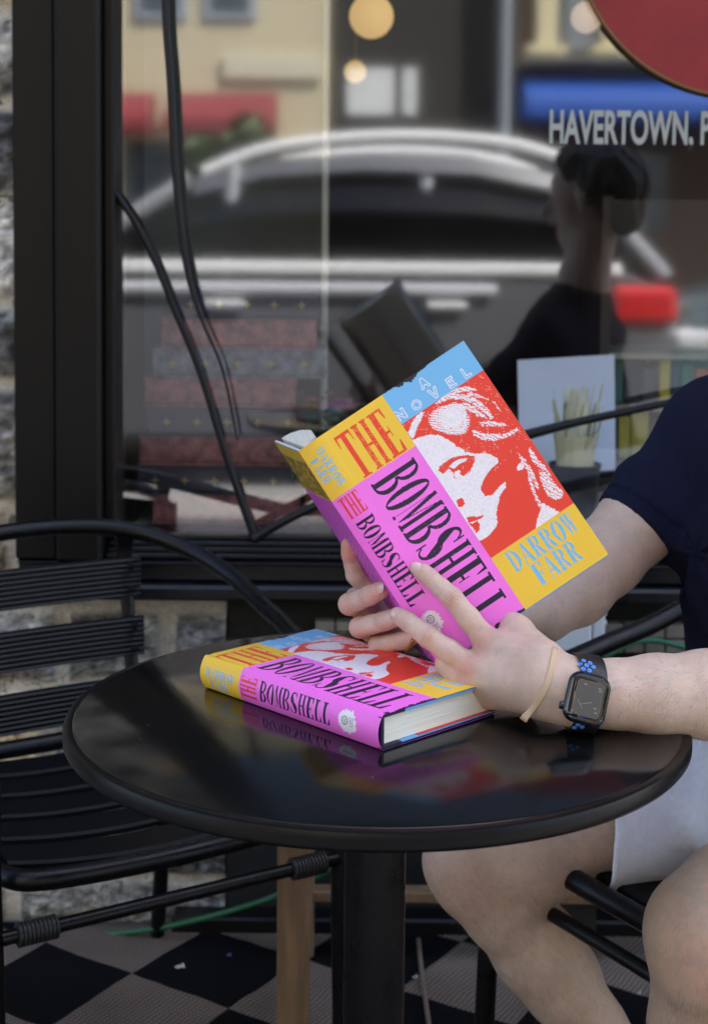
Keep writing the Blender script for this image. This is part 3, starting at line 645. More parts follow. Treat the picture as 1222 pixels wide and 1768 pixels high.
def art(U, V):
    sh = U.shape; col = np.zeros(sh + (3,)); n1 = fbm(np.stack([U * .9, V * .9], -1), 3, 41); n2 = fbm(np.stack([U * .25, V * .25], -1), 2, 47); n3 = fbm(np.stack([U * 2.3, V * 2.3], -1), 2, 51)
    SP = U < -1.0; wob = (n1 - .5) * .5
    Vt = np.where(U < 65 + wob, 57.6, 33.6)
    col[:] = PNK
    col[(U < 65) & (V < 57.6 + wob)] = YEL
    fr_ = U >= 65 + wob
    col[fr_] = RED; col[fr_ & (V < 33.6)] = BLU; col[fr_ & (V > 184)] = YEL
    # portrait, in the traced frame
    px = 660 + (U - 65) * 1.88 * .828 + V * 1.85 * .561; py = 683 - (U - 65) * 1.88 * .561 + V * 1.85 * .828
    k = fr_ & (V >= 33.6) & (V <= 184); x = px[k]; y = py[k]; j = (n3[k] - .5) * 3.0; j2 = (n1[k] - .5) * 4.0
    xx_ = x + j * .55 + j2; yy_ = y + j * .55 - j2
    w = np.zeros(x.shape, bool)
    for i, p in enumerate(FACE):
        if i in (0,): w |= inpoly(xx_, yy_, p)
        elif i == 1: w |= inpoly(x + (n3[k] - .5) * 7 + (n1[k] - .5) * 9, y + (n1[k] - .5) * 3, p) & (np.sin((y - x * .12) * 1.5 + n2[k] * 5) * .5 + (n3[k] - .5) * 1.1 + .5 * np.clip(1.1 - np.hypot(x - 785, y - 722) / 24, -.6, 1) > -.42)
        else:
            q = inpoly(xx_, yy_, p); st = np.sin((x * -.42 + y * .9) * 1.15 + n2[k] * 9) * .5 + (n3[k] - .5) * .7
            w |= q & (st > (-.62 if i in (1, 2, 10, 15) else -.34))
    for p in HOLE: w &= ~(inpoly(xx_, yy_, p))
    for p in BACKIN: w |= inpoly(x, y, p)
    fine = (n3[k] > .80) & (V[k] < 120) & (n2[k] > .5); w |= fine
    c = col[k]; c[w] = np.array(WHT) * (1 - .10 * (n1[k][w] > .58))[:, None]; col[k] = c
    worn = n3 < .74
    def ink(mask, colr): col[mask] = colr
    g = word(U, V, 'THE', 4, 57, 9, 56.5); ink(g & (worn | (U < 22)), RED)
    # title runs down the cover; letter tops face the fore edge
    g = word(V, -U, 'BOMBSHELL', 65, 228, -57, -9, .10); wn = (V > 98) & (V < 172)
    ink(g & (~wn | (n3 < .76)), NVY); gf = g & wn & (n3 < .88); col[gf] = col[gf] * .8 + np.array(NVY) * .2; col[g & wn & (n3 < .88) & (n3 >= .76)] = np.array(lin((88, 44, 92)))
    g = word(U, V, 'DARROW', 77, 149, 187, 208, .10) | word(U, V, 'FARR', 90, 137, 210, 231, .10); ink(g & (n3 < .80), BLU)
    # outlined A NOVEL
    for ch, cu, cv, wd_ in (('A', 104, 12.5, 9), ('N', 69, 25.5, 10), ('O', 87, 26, 10), ('V', 107, 26, 9), ('E', 126, 26.5, 7), ('L', 143, 26.5, 7)):
        a = (U - cu) / wd_ + .5; b = (V - cv) / 10 + .5; S_ = {'A': [(0, 1), (.36, 0), (.64, 0), (1, 1), (.78, 1), (.66, .70), (.34, .70), (.22, 1)], 'N': [(0, 1), (0, 0), (.24, 0), (.76, .66), (.76, 0), (1, 0), (1, 1), (.76, 1), (.24, .34), (.24, 1)],
              'V': [(0, 0), (.24, 0), (.5, .72), (.76, 0), (1, 0), (.62, 1), (.38, 1)], 'E': [(0, 0), (1, 0), (1, .2), (.28, .2), (.28, .4), (.85, .4), (.85, .6), (.28, .6), (.28, .8), (1, .8), (1, 1), (0, 1)], 'L': [(0, 0), (.3, 0), (.3, .8), (1, .8), (1, 1), (0, 1)]}
        if ch == 'O': o = (ell(a, b, .5, .5, .5, .5) & ~ell(a, b, .5, .5, .43, .43)) | (ell(a, b, .5, .5, .33, .33) & ~ell(a, b, .5, .5, .26, .26))
        else:
            o = np.zeros(a.shape, bool); pl = S_[ch]; q = (a > -.2) & (a < 1.2) & (b > -.2) & (b < 1.2); A_ = a[q] * wd_; B_ = b[q] * 10; dm = np.full(A_.shape, 9.)
            for i in range(len(pl)):
                p_, q_ = np.array(pl[i]) * (wd_, 10), np.array(pl[(i + 1) % len(pl)]) * (wd_, 10); d_ = q_ - p_
                t = np.clip(((A_ - p_[0]) * d_[0] + (B_ - p_[1]) * d_[1]) / (d_ @ d_), 0, 1); dm = np.minimum(dm, np.hypot(A_ - p_[0] - t * d_[0], B_ - p_[1] - t * d_[1]))
            o[q] = dm < .38
        ink(o & (U > 65.5), WHT)
    # torn dark marks at head and foot
    e = fbm(np.stack([U * .35, V * 0], -1), 4, 61)
    ink((V < 7.5 * np.clip(1 - abs(U - 94) / 16, 0, 1) * e * 1.6) & (U > 70), NVY); ink((V < 2.0 * e) & (U > 68) & (U < 118) & (n1 > .5), NVY)
    ink((V > 240 - 5.5 * np.clip(1 - abs(U - 44) / 26, 0, 1) ** .5 * e) & (U > 14) & (U < 65), NVY)
    # spine
    g = word(V, -U, 'DARROW', 9, 50, 9, 18.5, .12) | word(V, -U, 'FARR', 15, 41, 20, 29.5, .12); ink(g & SP, BLU)
    g = word(U, V, 'THE', -28, -5, 60, 82); ink(g & SP, RED)
    g = word(V, -U, 'BOMBSHELL', 87, 181, 5, 25, .10); ink(g & SP, NVY)
    th = np.arctan2(V - 203, U + 15.5); rr = np.hypot(U + 15.5, (V - 203)); sp = 9.2 + 3.2 * vnoise(np.stack([th * 11, th * 0], -1), 3)
    ink(SP & (rr < sp), WHT); ink(SP & (abs(np.hypot(U + 14.5, V - 200) - 3.6) < .35), NVY)
    ink(SP & (np.hypot(U + 14.5, V - 200) < 2.8) & (np.sin(U * 3.1) * np.sin(V * 2.6) > .25), NVY)
    for q in range(4): ink(SP & (abs(V - 205 - q * 1.7) < .4) & (abs(U + 14.5) < 4.5) & (n3 > .42), lin((150, 140, 165)))
    # back cover
    bk_ = U < -33; col[bk_ & (V >= 57.6)] = lin((205, 90, 196)); col[bk_ & (V < 57.6)] = lin((205, 172, 60))
    ln = (np.sin(V * .95 + .35 * (U + 33) + n2 * 5) > .93) & (n1 > .40); ink(bk_ & (V > 60) & ln & (U < -37), lin((110, 34, 120)))
    ph = bk_ & (V > 14) & (V < 56) & (U < -37 - 3 * n1) & (n2 < .62); col[ph] = (np.array(lin((120, 104, 40))) * (.5 + 1.1 * n1[ph])[:, None])
    grain = .94 + .12 * n3; return col * grain[..., None]
jk_m = mat('printed_jacket', rough=.42, attr='ink', spec=.45, bump=.02, bscale=300)
def jacket(fn, us, name, parent, step=.45, vend=241):
    vs = np.linspace(0, vend, int(vend / step) + 1); U, Vv = np.meshgrid(us, vs, indexing='ij'); col = art(U, Vv); Pp = fn(U, Vv)
    a, b = U.shape; i = (np.arange(a - 1)[:, None] * b + np.arange(b - 1)[None, :]).ravel(); Q = np.stack([i, i + 1, i + b + 1, i + b], 1)
    return npmesh(name, Pp.reshape(-1, 3), Q, jk_m, parent, {'ink': col.reshape(-1, 3)})
def frame3(O, u, a, w):   # millimetre frame to world
    O, u, a, w = [np.array(x, float) for x in (O, u, a, w)]
    return lambda U, V, W: O + (U[..., None] * u + V[..., None] * a + W[..., None] * w) * .001
def box_in(fr_, U0, U1, V0, V1, W0, W1, mb=None):
    mb = mb or MB(); c = np.array([(U, V, W) for U in (U0, U1) for V in (V0, V1) for W in (W0, W1)], float)
    p = fr_(c[:, 0], c[:, 1], c[:, 2]); mb.add([tuple(x) for x in p], [(0, 1, 3, 2), (4, 6, 7, 5), (0, 4, 5, 1), (2, 3, 7, 6), (0, 2, 6, 4), (1, 5, 7, 3)]); return mb
board_blue = mat('blue_board', lin((110, 168, 222)), .6); board_navy = mat('navy_board', lin((24, 22, 48)), .6); board_red = mat('red_endpaper', lin((196, 70, 60)), .7)

# closed book on the table
BT = 31.0; BW = 144.0
A_ = P(653, 1300, Z=TZ); B_ = P(343, 1188, Z=TZ); a = (A_ - B_); a.z = 0; a.normalize(); u = Vector((-a.y, a.x, 0))
if u.y < 0: u = -u
O_ = A_ - a * .241 + Vector((0, 0, .0006)) + u * .006
bk = empty('hardcover_novel', A_, 'closed hardcover novel with pink and yellow jacket lying on the black table', 'book')
fr_c = frame3(O_, u, a, Vector((0, 0, 1)))    # W up
def closed_fn(U, V):
    W = np.full(U.shape, BT); UU = U.copy(); bow = np.zeros(U.shape)
    s = (U < 0) & (U >= -33); t = np.clip(-U / 33, 0, 1)
    c0 = 2.8                                      # rounded shoulder
    W = np.where(s, BT * (1 - t) , W); UU = np.where(s, -6.5 * np.sin(np.pi * np.clip(t, 0, 1)) ** .75, UU)
    b_ = U < -33; W = np.where(b_, 0, W); UU = np.where(b_, -(U + 33), UU)
    W = W - np.where((U > 2) & (U < 9), .55 * np.sin((U - 2) / 7 * np.pi), 0)
    W = W + np.where(U >= 0, .25 * np.sin(V / 40), 0)
    return fr_c(UU, V, W)
us = np.concatenate([-33 - np.linspace(BW, 0, 12), np.arange(-32.6, -.2, .4), np.arange(0, BW + .2, .45)])
jacket(closed_fn, us, 'dust_jacket', bk)
pg = box_in(fr_c, 2, BW - 5, 4.5, 236.5, 3.6, BT - 3.6).build('page_block', mat('page_edge', (.88, .84, .70), .9, var=.08, vscale=700, bump=.25, bscale=500, stretch=(.02, .02, 1)), bk)
box_in(fr_c, 4, BW - .4, .7, 240.3, BT - 3.2, BT - .9).build('front_board', board_blue, bk)
box_in(fr_c, 0, BW - .4, .7, 240.3, .4, 2.2).build('back_board', board_navy, bk)
box_in(fr_c, 22, BW + .4, 1, 241.2, 2.2, 3.0).build('jacket_flap', board_blue, bk)
box_in(fr_c, 44, BW - 2, 1.6, 240.2, 3.02, 3.7).build('endpaper', board_red, bk)
m = MB()
box_in(fr_c, 1, 26, 237, 241.1, BT - 2.8, BT - .25, m); box_in(fr_c, 1, 22, 237, 241.1, .3, 3.2, m); box_in(fr_c, -2.5, .8, 237, 240.9, 2, BT - 2, m)
m.build('jacket_turn_in', board_navy, bk)

# the open book being read
ray = (M3 @ Vector(((752 - CX) / F, -(850 - CY) / F, -1))).normalized()
T0 = 1.36
def Qp(px, py):
    d = M3 @ Vector(((px - CX) / F, -(py - CY) / F, -1)); return CAM + d * (T0 / d.dot(ray))
hb_u = (Qp(800, 588) - Qp(660, 683)); hb_a = Qp(1050, 957) - Qp(800, 588)
k = .241 / hb_a.length; T0 *= k
hb_u = (Qp(800, 588) - Qp(660, 683)); uu = (Qp(1050, 957) - Qp(800, 588)).normalized(); hb_a = uu; hb_u = (hb_u - uu * hb_u.dot(uu)); wfront = hb_u.length * 1000; hb_u.normalize()
Ohb = Qp(800, 588) - hb_u * (65 + wfront) * .001
HW = 65 + wfront
fr_h = frame3(Ohb, hb_u, hb_a, ray)   # W away from the camera
cre_u, cre_w = -31.0, 9.0
cT = np.array(Ohb) + (np.array(hb_u) * cre_u + np.array(ray) * cre_w) * .001
# far edge of the back cover: along the ray through its corner, 150 mm from the crease
d = M3 @ Vector(((473 - CX) / F, -(762 - CY) / F, -1)); d.normalize(); best = min((abs((CAM + d * t - Vector(cT)).length - .150), t) for t in np.arange(1.42, 1.62, .001))
fb = np.array(CAM + d * best[1]) - cT; bdir = fb / np.linalg.norm(fb)
print('front width', HW, 'T0', T0, 'far', best, 'back dir', bdir)
def open_fn(U, V):
    t = np.clip(-U / 33, 0, 1); s = (U < 0) & (U >= -33)
    W = np.where(s, cre_w * t ** 1.9 - 1.2 * np.sin(np.pi * t), 0.); UU = np.where(s, cre_u * t, U)
    W = W + np.where(U > 0, .8 * np.sin(U / HW * np.pi) - 1.0 * (U / HW) ** 2, 0)
    base = fr_h(UU, V, W); b_ = (U < -33)
    ext = cT + np.array(hb_a) * (V[..., None] * .001) + bdir * ((-(U + 33) * .001)[..., None]) + np.array(ray) * 0
    curl = np.where(b_, .0012 * np.sin((-(U + 33)) / 150 * np.pi), 0)[..., None] * np.array(hb_u)
    return np.where(b_[..., None], ext - curl, base)
ob = empty('open_novel', Vector(cT), 'open hardcover novel with pink and yellow jacket held up in both hands', 'book')
us = np.concatenate([-33 - np.linspace(150, 0, 150), np.arange(-32.6, -.2, .4), np.arange(0, HW + .2, .45)])
jo = jacket(open_fn, us, 'dust_jacket', ob)
box_in(fr_h, 0, HW - .3, .6, 242.2, 1.2, 3.8).build('front_board', board_blue, ob)
nb = np.cross(bdir, np.array(hb_a)); nb /= np.linalg.norm(nb)
if nb @ np.array(hb_u) < 0: nb = -nb
fr_b = frame3(cT, bdir, hb_a, nb)
box_in(fr_b, 3, 150, .4, 240.4, .6, 3.0).build('back_board', mat('white_board', (.62, .66, .70), .6), ob)
# page blocks, fanned: right half behind the front cover, left half along the back cover
box_in(fr_h, 6, HW - 7, 3.5, 236, 4, 17).build('page_block', paper, ob)
prof = [(8, 8), (144, 8), (146, 13), (142, 19), (120, 27), (80, 31), (40, 26), (18, 18)]
m = MB(); c = fr_b(np.array([p[0] for p in prof], float), np.full(len(prof), 1.0), np.array([p[1] for p in prof], float))
m.prism([tuple(x) for x in c], tuple(np.array(hb_a) * .234)); m.build('page_block', paper, ob)
prof2 = [(HW - 8, 17.5), (30, 17.5), (2, 12), (-10, 15), (6, 40), (40, 52), (80, 46), (HW - 12, 26)]
m = MB(); c = fr_h(np.array([p[0] for p in prof2], float), np.full(len(prof2), 1.5), np.array([p[1] for p in prof2], float))
m.prism([tuple(x) for x in c], tuple(np.array(hb_a) * .234)); m.build('turned_pages', paper, ob)
# ------------------------------------------------------------------ inside the shop window
gold = mat('dull_gold_print', (.45, .33, .13), .45, .6)
def gem(m, c, r, d=.0006):
    for A in range(4):
        a = A * math.pi / 2; ca, sa = math.cos(a), math.sin(a)
        q = [(0, 0), (r * .35, r * .18), (r, 0), (r * .35, -r * .18)]
        m.prism([(c[0] + x * ca - z * sa, c[1] - A * .00002, c[2] + x * sa + z * ca) for x, z in q], (0, -d, 0))
    return m
rows = [(500, 548, 300, 550, 'navy'), (553, 598, 278, 545, 'red'), (603, 652, 262, 560, 'grey'), (656, 702, 248, 510, 'red'), (706, 748, 255, 530, 'navy'), (753, 800, 240, 500, 'red'), (804, 842, 236, 505, 'navy'), (846, 888, 262, 520, 'red')]
cc = {'navy': (.035, .03, .05), 'red': (.30, .11, .11), 'grey': (.18, .17, .21)}
ordn = ['topmost', 'second from the top', 'third from the top', 'fourth from the top', 'fifth from the top', 'third from the bottom', 'second from the bottom', 'lowest']
zbot = ZG - .011; YB = WY + .16; tot = P(400, 500, Y=YB).z - zbot; nrow = len(rows)
for i, (y0, y1, xa, xb, kx) in enumerate(rows):
    zb = zbot + tot * (nrow - 1 - i) / nrow + .0006; zt = zbot + tot * (nrow - i) / nrow - .0006; a = P(xa, 700, Y=YB).x; b = P(xb, 700, Y=YB).x
    t = empty('clothbound_book', ((a + b) / 2, YB + .1, zb), '%s cloth book with %s, %s of the window stack' % ({'navy': 'dark navy', 'red': 'faded red', 'grey': 'slate grey'}[kx], {'navy': 'gold florets', 'red': 'pale leafy pattern', 'grey': 'gold florets'}[kx], ordn[i]), 'book', 'old books stacked in the shop window')
    cm = mat('cloth_' + kx, cc[kx], .75, var=.45 if kx == 'navy' else .9, vscale=14 if kx == 'navy' else 45, bump=.2, bscale=300)
    m = MB(); m.bx(a, b, YB, YB + .21, zb, zb + .004).bx(a, b, YB, YB + .21, zt - .004, zt); m.bx(a, b, YB - .001, YB + .006, zb + .0041, zt - .0041, .003); m.build('cover', cm, t)
    MB().bx(a + .006, b - .006, YB + .0065, YB + .203, zb + .0045, zt - .0045).build('page_block', paper, t)
    if kx != 'red':
        for q in range(5): gem(MB(), (a + (b - a) * (.12 + .19 * q), YB - .0012, (zb + zt) / 2), .0085).build('gilt_ornament', gold, t)
rod = empty('bent_metal_frame', P(440, 930, Y=WY - .04), 'black bent metal rod frame standing on the sill against the window glass', 'frame')
dk = mat('dark_rod', (.006, .0065, .008), .45, spec=.3); Yr = WY - .04
MB().tube([P(x, y, Y=Yr) for x, y in ((285, -60), (288, 40), (296, 150), (304, 300), (318, 430), (332, 500), (352, 560), (385, 640), (410, 760))], [.0065, .007, .007, .0065, .006, .005, .003, .0025, .002], 12).build('rod', dk, rod, 'auto')
MB().tube([P(x, y, Y=Yr + .02) for x, y in ((190, 320), (235, 385), (268, 450), (300, 530), (345, 640), (385, 770), (415, 860), (441, 932))], [.0058, .0058, .0058, .0058, .006, .006, .0062, .007], 12).build('rod', dk, rod, 'auto')
MB().tube([P(x, y, Y=Yr - .02) for x, y in ((438, 930), (480, 905), (560, 866), (700, 805), (820, 775), (905, 752), (1000, 728), (1180, 690), (1330, 660))], [.009, .008, .007, .007, .007, .009, .007, .006, .006], 12).build('rod', dk, rod, 'auto')
# white sign and flower pot
sg = empty('white_sign', P(980, 815, Y=2.56), 'blank white board leaning upright inside the window on the right', 'sign')
ws = mat('white_card', (.72, .75, .90), .6, var=.05)
m = MB(); a, b, c, d = P(893, 622, Y=2.74), P(1060, 612, Y=2.74), P(1062, 812, Y=2.575), P(897, 818, Y=2.575)
m.prism([a, b, c, d], (0, .005, 0)); m.build('panel', ws, sg)
m = MB(); m.bx(P(900, 800, Y=2.58).x, P(1060, 800, Y=2.58).x, 2.562, 2.64, P(900, 834, Y=2.58).z, P(900, 822, Y=2.58).z, .003); m.build('base', mat('black_plastic', (.012, .012, .012), .6), sg)
pt = P(992, 800, Y=2.512)
pot = empty('flower_pot', (pt.x, pt.y, ZG - .01), 'dark pot with cream wrapped white lilies in front of the white sign', 'pot')
zp = pt.z
MB().lathe([(.0, ZG - .011), (.034, ZG - .011), (.042, zp - .01), (.046, zp), (.043, zp), (.04, zp - .01), (0, zp - .012)], (pt.x, pt.y, 0), 28).build('pot', mat('dark_glaze', (.015, .015, .016), .3), pot, 'auto')
cm = mat('cream_petal', (.82, .80, .66), .6, var=.2); g = MB(); r_ = random.Random(3)
for k in range(30):
    A = r_.uniform(0, 6.28); rr = r_.uniform(.005, .034); h = r_.uniform(.06, .15); base = Vector((pt.x + rr * math.cos(A) * .5, pt.y + rr * math.sin(A) * .5, zp - .01)); tip = base + Vector((math.cos(A) * rr, math.sin(A) * rr, h))
    s_ = Vector((-math.sin(A), math.cos(A), 0)) * .011
    mid = base.lerp(tip, .6); g.prism([base - s_ * .5, mid - s_, tip - s_ * .4, tip + s_ * .4, mid + s_, base + s_ * .5], (math.cos(A) * .0015, math.sin(A) * .0015, 0))
g.build('petal', cm, pot)
MB().lathe([(.030, zp - .01), (.038, zp + .05), (.0365, zp + .05), (.032, zp - .008)], (pt.x, pt.y, 0), 14).build('paper_wrap', mat('cream_wrap', (.74, .69, .46), .7), pot)
# potted poinsettia behind the open book
ps = P(565, 760, Y=2.62); pn = empty('poinsettia', (ps.x, ps.y, ZG - .01), 'small leafy green and red potted plant in the window beside the book stack', 'plant')
MB().lathe([(0, ZG - .011), (.035, ZG - .011), (.045, ps.z - .06), (0, ps.z - .06)], (ps.x, ps.y, 0), 20).build('pot', mat('clay', (.20, .08, .05), .8), pn, 'auto')
def leaves(n, colr, z0_, z1_, R0, nm, sz=.03):
    g = MB()
    for k in range(n):
        A = r_.uniform(0, 6.28); rr = r_.uniform(0, R0); c = Vector((ps.x + rr * math.cos(A), ps.y + rr * math.sin(A), r_.uniform(z0_, z1_))); dv = Vector((math.cos(A), math.sin(A), r_.uniform(-.4, .5))).normalized() * sz * r_.uniform(.7, 1.3); sd = dv.cross(Vector((0, 0, 1))).normalized() * sz * .32
        g.add([c, c + dv * .45 + sd, c + dv, c + dv * .45 - sd, c + dv * .5 - Vector((0, 0, .004))], [(0, 1, 4), (1, 2, 4), (2, 3, 4), (3, 0, 4)])
    return g.build(nm, mat(nm + '_m', colr, .5, var=.3), pn)
leaves(130, (.02, .11, .05), ps.z - .06, ps.z + .07, .05, 'leaf'); leaves(22, (.30, .03, .03), ps.z + .03, ps.z + .085, .05, 'bract')
# bookcase with books at the right
bc = empty('bookcase', P(1150, 880, Y=3.0), 'dark bookcase deep inside the shop at the right edge of the window', 'bookcase')
xa, xb = P(1050, 700, Y=3.0).x, P(1700, 700, Y=3.0).x; shz = [P(1100, y, Y=3.0).z for y in (1000, 890, 795, 700, 610)]
MB().bx(xa - .02, xa - .001, 3.0, 3.25, .02, 1.25).build('side', mat('dark_wood', (.04, .026, .018), .6), bc); MB().bx(xb, xb + .02, 3.0, 3.25, .02, 1.25).build('side', mat('dark_wood', (.04, .026, .018), .6), bc)
for z in shz: MB().bx(xa, xb - .001, 3.0, 3.25, z - .012, z).build('shelf', mat('pale_shelf_edge', (.26, .24, .19), .6), bc)
MB().bx(xa, xb, 3.252, 3.26, .02, 1.25).build('back', mat('dark_wood', (.04, .026, .018), .6), bc)
pal = [((.45, .38, .05), 'mustard yellow'), ((.015, .015, .018), 'black'), ((.40, .07, .03), 'orange-red'), ((.03, .04, .08), 'navy'), ((.05, .05, .055), 'charcoal'), ((.25, .23, .20), 'cream'), ((.05, .12, .09), 'dark green'), ((.18, .10, .22), 'purple')]
for si, z in enumerate(shz[:4]):
    x = xa + .004; k = 0
    while x < xb - .05 and k < 13:
        w = r_.uniform(.018, .04); h = r_.uniform(.075, .100); c, nm = pal[(k * 3 + si * 2 + (k // 3)) % 8] if si != 2 else [pal[4], pal[0], pal[0], pal[1], pal[1], pal[2], pal[3], pal[1], pal[6], pal[5], pal[2], pal[4], pal[3]][k]
        t = MB().bx(x, x + w - .0015, 3.02, 3.17, z + .0005, z + h, .003).build('shelved_book', mat('spine_' + nm, c, .6, var=.2))
        tag(t, '%s book, number %d from the left on the bookcase\'s %s shelf' % (nm, k + 1, ['lowest', 'second lowest', 'middle', 'upper'][si]), 'book', 'books on the dark bookcase'); x += w; k += 1
# pendant lamps
for i, (px, py, rp, Y, e) in enumerate(((641, 28, 38, 3.6, .55), (613, 124, 19, 4.6, .45), (1012, 30, 27, 3.9, .35))):
    c = P(px, py, Y=Y); r = rp / F * Y
    t = empty('pendant_lamp', c, ['large amber globe pendant lamp glowing inside the window, left', 'small amber globe pendant lamp below the large one', 'pale peach globe pendant lamp near the red disc'][i], 'lamp', 'globe pendant lamps inside the shop')
    MB().sphere(c, r, 24).build('globe', mat('lamp_glass_%d' % i, [(.80, .50, .20), (.75, .46, .14), (.70, .48, .36)][i], .5, emit=e * .42), t, True)
    MB().lathe([(.012, r * .98), (.02, r * 1.02), (.02, r * 1.25), (.004, r * 1.3), (.004, 2.94 - c.z)], c, 12).build('cord', mat('brass', (.3, .2, .08), .4, 1), t, 'auto')
# red disc sign with a gold rim hanging at the top right
rc = P(1286, -131, Y=WY - .014); RR = 293 / F * (WY - .014)
rd = empty('round_sign', rc, 'large plain red disc with a thin gold edge against the glass at the top right', 'sign')
RX = Matrix.Rotation(math.pi / 2, 3, 'X')
MB().lathe([(0, -.006), (RR - .0035, -.006), (RR - .0035, .006), (0, .006)], rc, 96, RX).build('disc', mat('red_enamel', (.24, .010, .014), .5, var=.35, vscale=6), rd, 'auto')
MB().lathe([(RR - .003, -.009), (RR, -.009), (RR, .009), (RR - .003, .009), (RR - .003, -.009)], rc, 96, RX, False).build('rim', mat('dull_ochre_edge', (.20, .10, .03), .6), rd, 'auto')
MB().tube([rc + Vector((0, 0, RR)), rc + Vector((0, 0, RR + .25)), rc + Vector((0, .06, RR + .27))], .006, 8, smooth=1).build('hanger', dk, rd)

# ------------------------------------------------------------------ the street behind the camera, seen mirrored in the glass
def VR(px, py, V):   # pixel at mirrored distance V -> real place in the street
    p = P(px, py, Y=V); return Vector((p.x, 2 * WY - V, p.z))
def car(name, label, xr_, yn, L, colr, rail=True, flip=1):
    root = empty(name, (xr_ - L / 2, yn - .95, -.12), label, 'car', 'cars on the street'); g0 = -.12
    paint = mat('paint_' + name + label[:4], colr, .30, .3, coat=.6); glassm = mat('car_glass', (.003, .003, .004), .05, spec=.5)
    # side profile (distance from tail, height): body shell lofted over the width
    low = [(.0, .45), (.03, .95), (.10, 1.10), (.25, 1.17), (L - 1.35, 1.12), (L - .75, 1.05), (L - .15, .88), (L - .02, .70), (L, .40)]
    vs = []; fs = []; W = 1.84; secs = [(-.5, .0), (-.495, .04), (-.46, .0), (0, 0), (.46, 0), (.495, .04), (.5, .0)]
    def loft(prof, zb, wid, tumble, m, nm, yshift=0):
        mb = MB(); n = len(prof); rows_ = []
        for s in (-1, 1):
            for k, (ins, dz) in enumerate(((0, 0), (0, 1))): pass
        vv = []
        for (d, h) in prof:
            for (w, z) in ((-wid, zb), (-wid * 1.0, zb + (h - zb) * .55), (-wid + tumble * .9, h - .06), (-wid + tumble + .07, h - .008), (0, h + .015), (wid - tumble - .07, h - .008), (wid - tumble * .9, h - .06), (wid, zb + (h - zb) * .55), (wid, zb)):
                vv.append((xr_ - d, yn - W / 2 + w, g0 + z))
        for i in range(n - 1):
            for k in range(8): fs_ = (i * 9 + k, (i + 1) * 9 + k, (i + 1) * 9 + k + 1, i * 9 + k + 1); rows_.append(fs_)
        rows_ += [tuple(range(9))[::-1], tuple((n - 1) * 9 + k for k in range(9))]
        return mb.add(vv, rows_).build(nm, m, root, 'auto')
    loft(low, .30, W / 2, .05, paint, 'body')
    cab = [(.12, 1.12), (.30, 1.45), (.60, 1.61), (1.0, 1.685), (1.55, 1.70), (2.05, 1.665), (2.45, 1.56), (3.2, 1.11)]
    loft(cab, 1.08, W / 2 - .06, .17, glassm, 'glasshouse')
    rf = [(.26, 1.48), (.60, 1.635), (1.0, 1.71), (1.55, 1.725), (2.05, 1.69), (2.42, 1.595)]
    mb = MB(); vv = []; ff = []
    for d, h in rf:
        for w, dz in ((-.80, -.10), (-.74, -.02), (-.4, .01), (0, .02), (.4, .01), (.74, -.02), (.80, -.10)): vv.append((xr_ - d, yn - W / 2 + w * .97, g0 + h + dz))
    for i in range(len(rf) - 1):
        for k in range(6): ff.append((i * 7 + k, (i + 1) * 7 + k, (i + 1) * 7 + k + 1, i * 7 + k + 1))
    mb.add(vv, ff).build('roof_panel', paint, root, 'auto')
    chrome = mat('bright_trim', (.86, .87, .88), .4, .0)
    for s in (-1, 1):
        yy = yn - W / 2 + s * (W / 2 - .10)
        for a_, b_ in (((.05, 1.10), (.42, 1.52)), ((1.25, 1.08), (1.25, 1.62)), ((2.25, 1.08), (2.22, 1.64)), ((3.2, 1.08), (2.44, 1.58))):
            MB().tube([(xr_ - a_[0], yy + s * .02, g0 + a_[1]), (xr_ - b_[0], yy - s * .10, g0 + b_[1])], .042, 8).build('pillar', mat('silver_pillar', (.34, .35, .38), .4, .2), root)
        MB().bx(xr_ - 3.15, xr_ - .28, yn - W / 2 + s * (W / 2 - .035) - .02, yn - W / 2 + s * (W / 2 - .035) + .02, g0 + 1.105, g0 + 1.165, .012).build('belt_trim', chrome, root)
        MB().bx(xr_ - 3.0, xr_ - .9, yn - W / 2 + s * (W / 2 - .01) - .02, yn - W / 2 + s * (W / 2 - .01) + .03, g0 + 1.00, g0 + 1.06, .02).build('shoulder_highlight', mat('painted_highlight', (.55, .56, .60), .4), root)  # pale strip painted in for the highlight along the body shoulder
        if rail:
            MB().tube([(xr_ - 2.38, yn - W / 2 + s * .66, g0 + 1.61), (xr_ - 2.05, yn - W / 2 + s * .67, g0 + 1.735), (xr_ - 1.5, yn - W / 2 + s * .67, g0 + 1.80), (xr_ - .95, yn - W / 2 + s * .67, g0 + 1.785), (xr_ - .6, yn - W / 2 + s * .67, g0 + 1.71), (xr_ - .38, yn - W / 2 + s * .66, g0 + 1.60)], .032, 10).build('roof_rail', chrome, root, 'auto')
        for d in (1.05, 2.15): MB().bx(xr_ - d - .2, xr_ - d, yn - W / 2 + s * W / 2 - .01, yn - W / 2 + s * W / 2 + .035, g0 + .94, g0 + .97, .01).build('door_handle', chrome, root)
        MB().bx(xr_ - .34, xr_ - .005, yn - W / 2 + s * (W / 2 - .1) - .12, yn - W / 2 + s * (W / 2 - .1) + .125, g0 + .86, g0 + 1.06, .04).build('tail_light', mat('red_lens', (.55, .01, .012), .2, coat=1), root)
        MB().bx(xr_ - L + .02, xr_ - L + .35, yn - W / 2 + s * (W / 2 - .15) - .14, yn - W / 2 + s * (W / 2 - .15) + .15, g0 + .64, g0 + .78, .04).build('headlight', mat('lens', (.6, .62, .65), .1), root)
        MB().box((xr_ - 3.2, yn - W / 2 + s * (W / 2 + .08), g0 + 1.15), (.14, .2, .14), None, .04).build('door_mirror', paint, root)
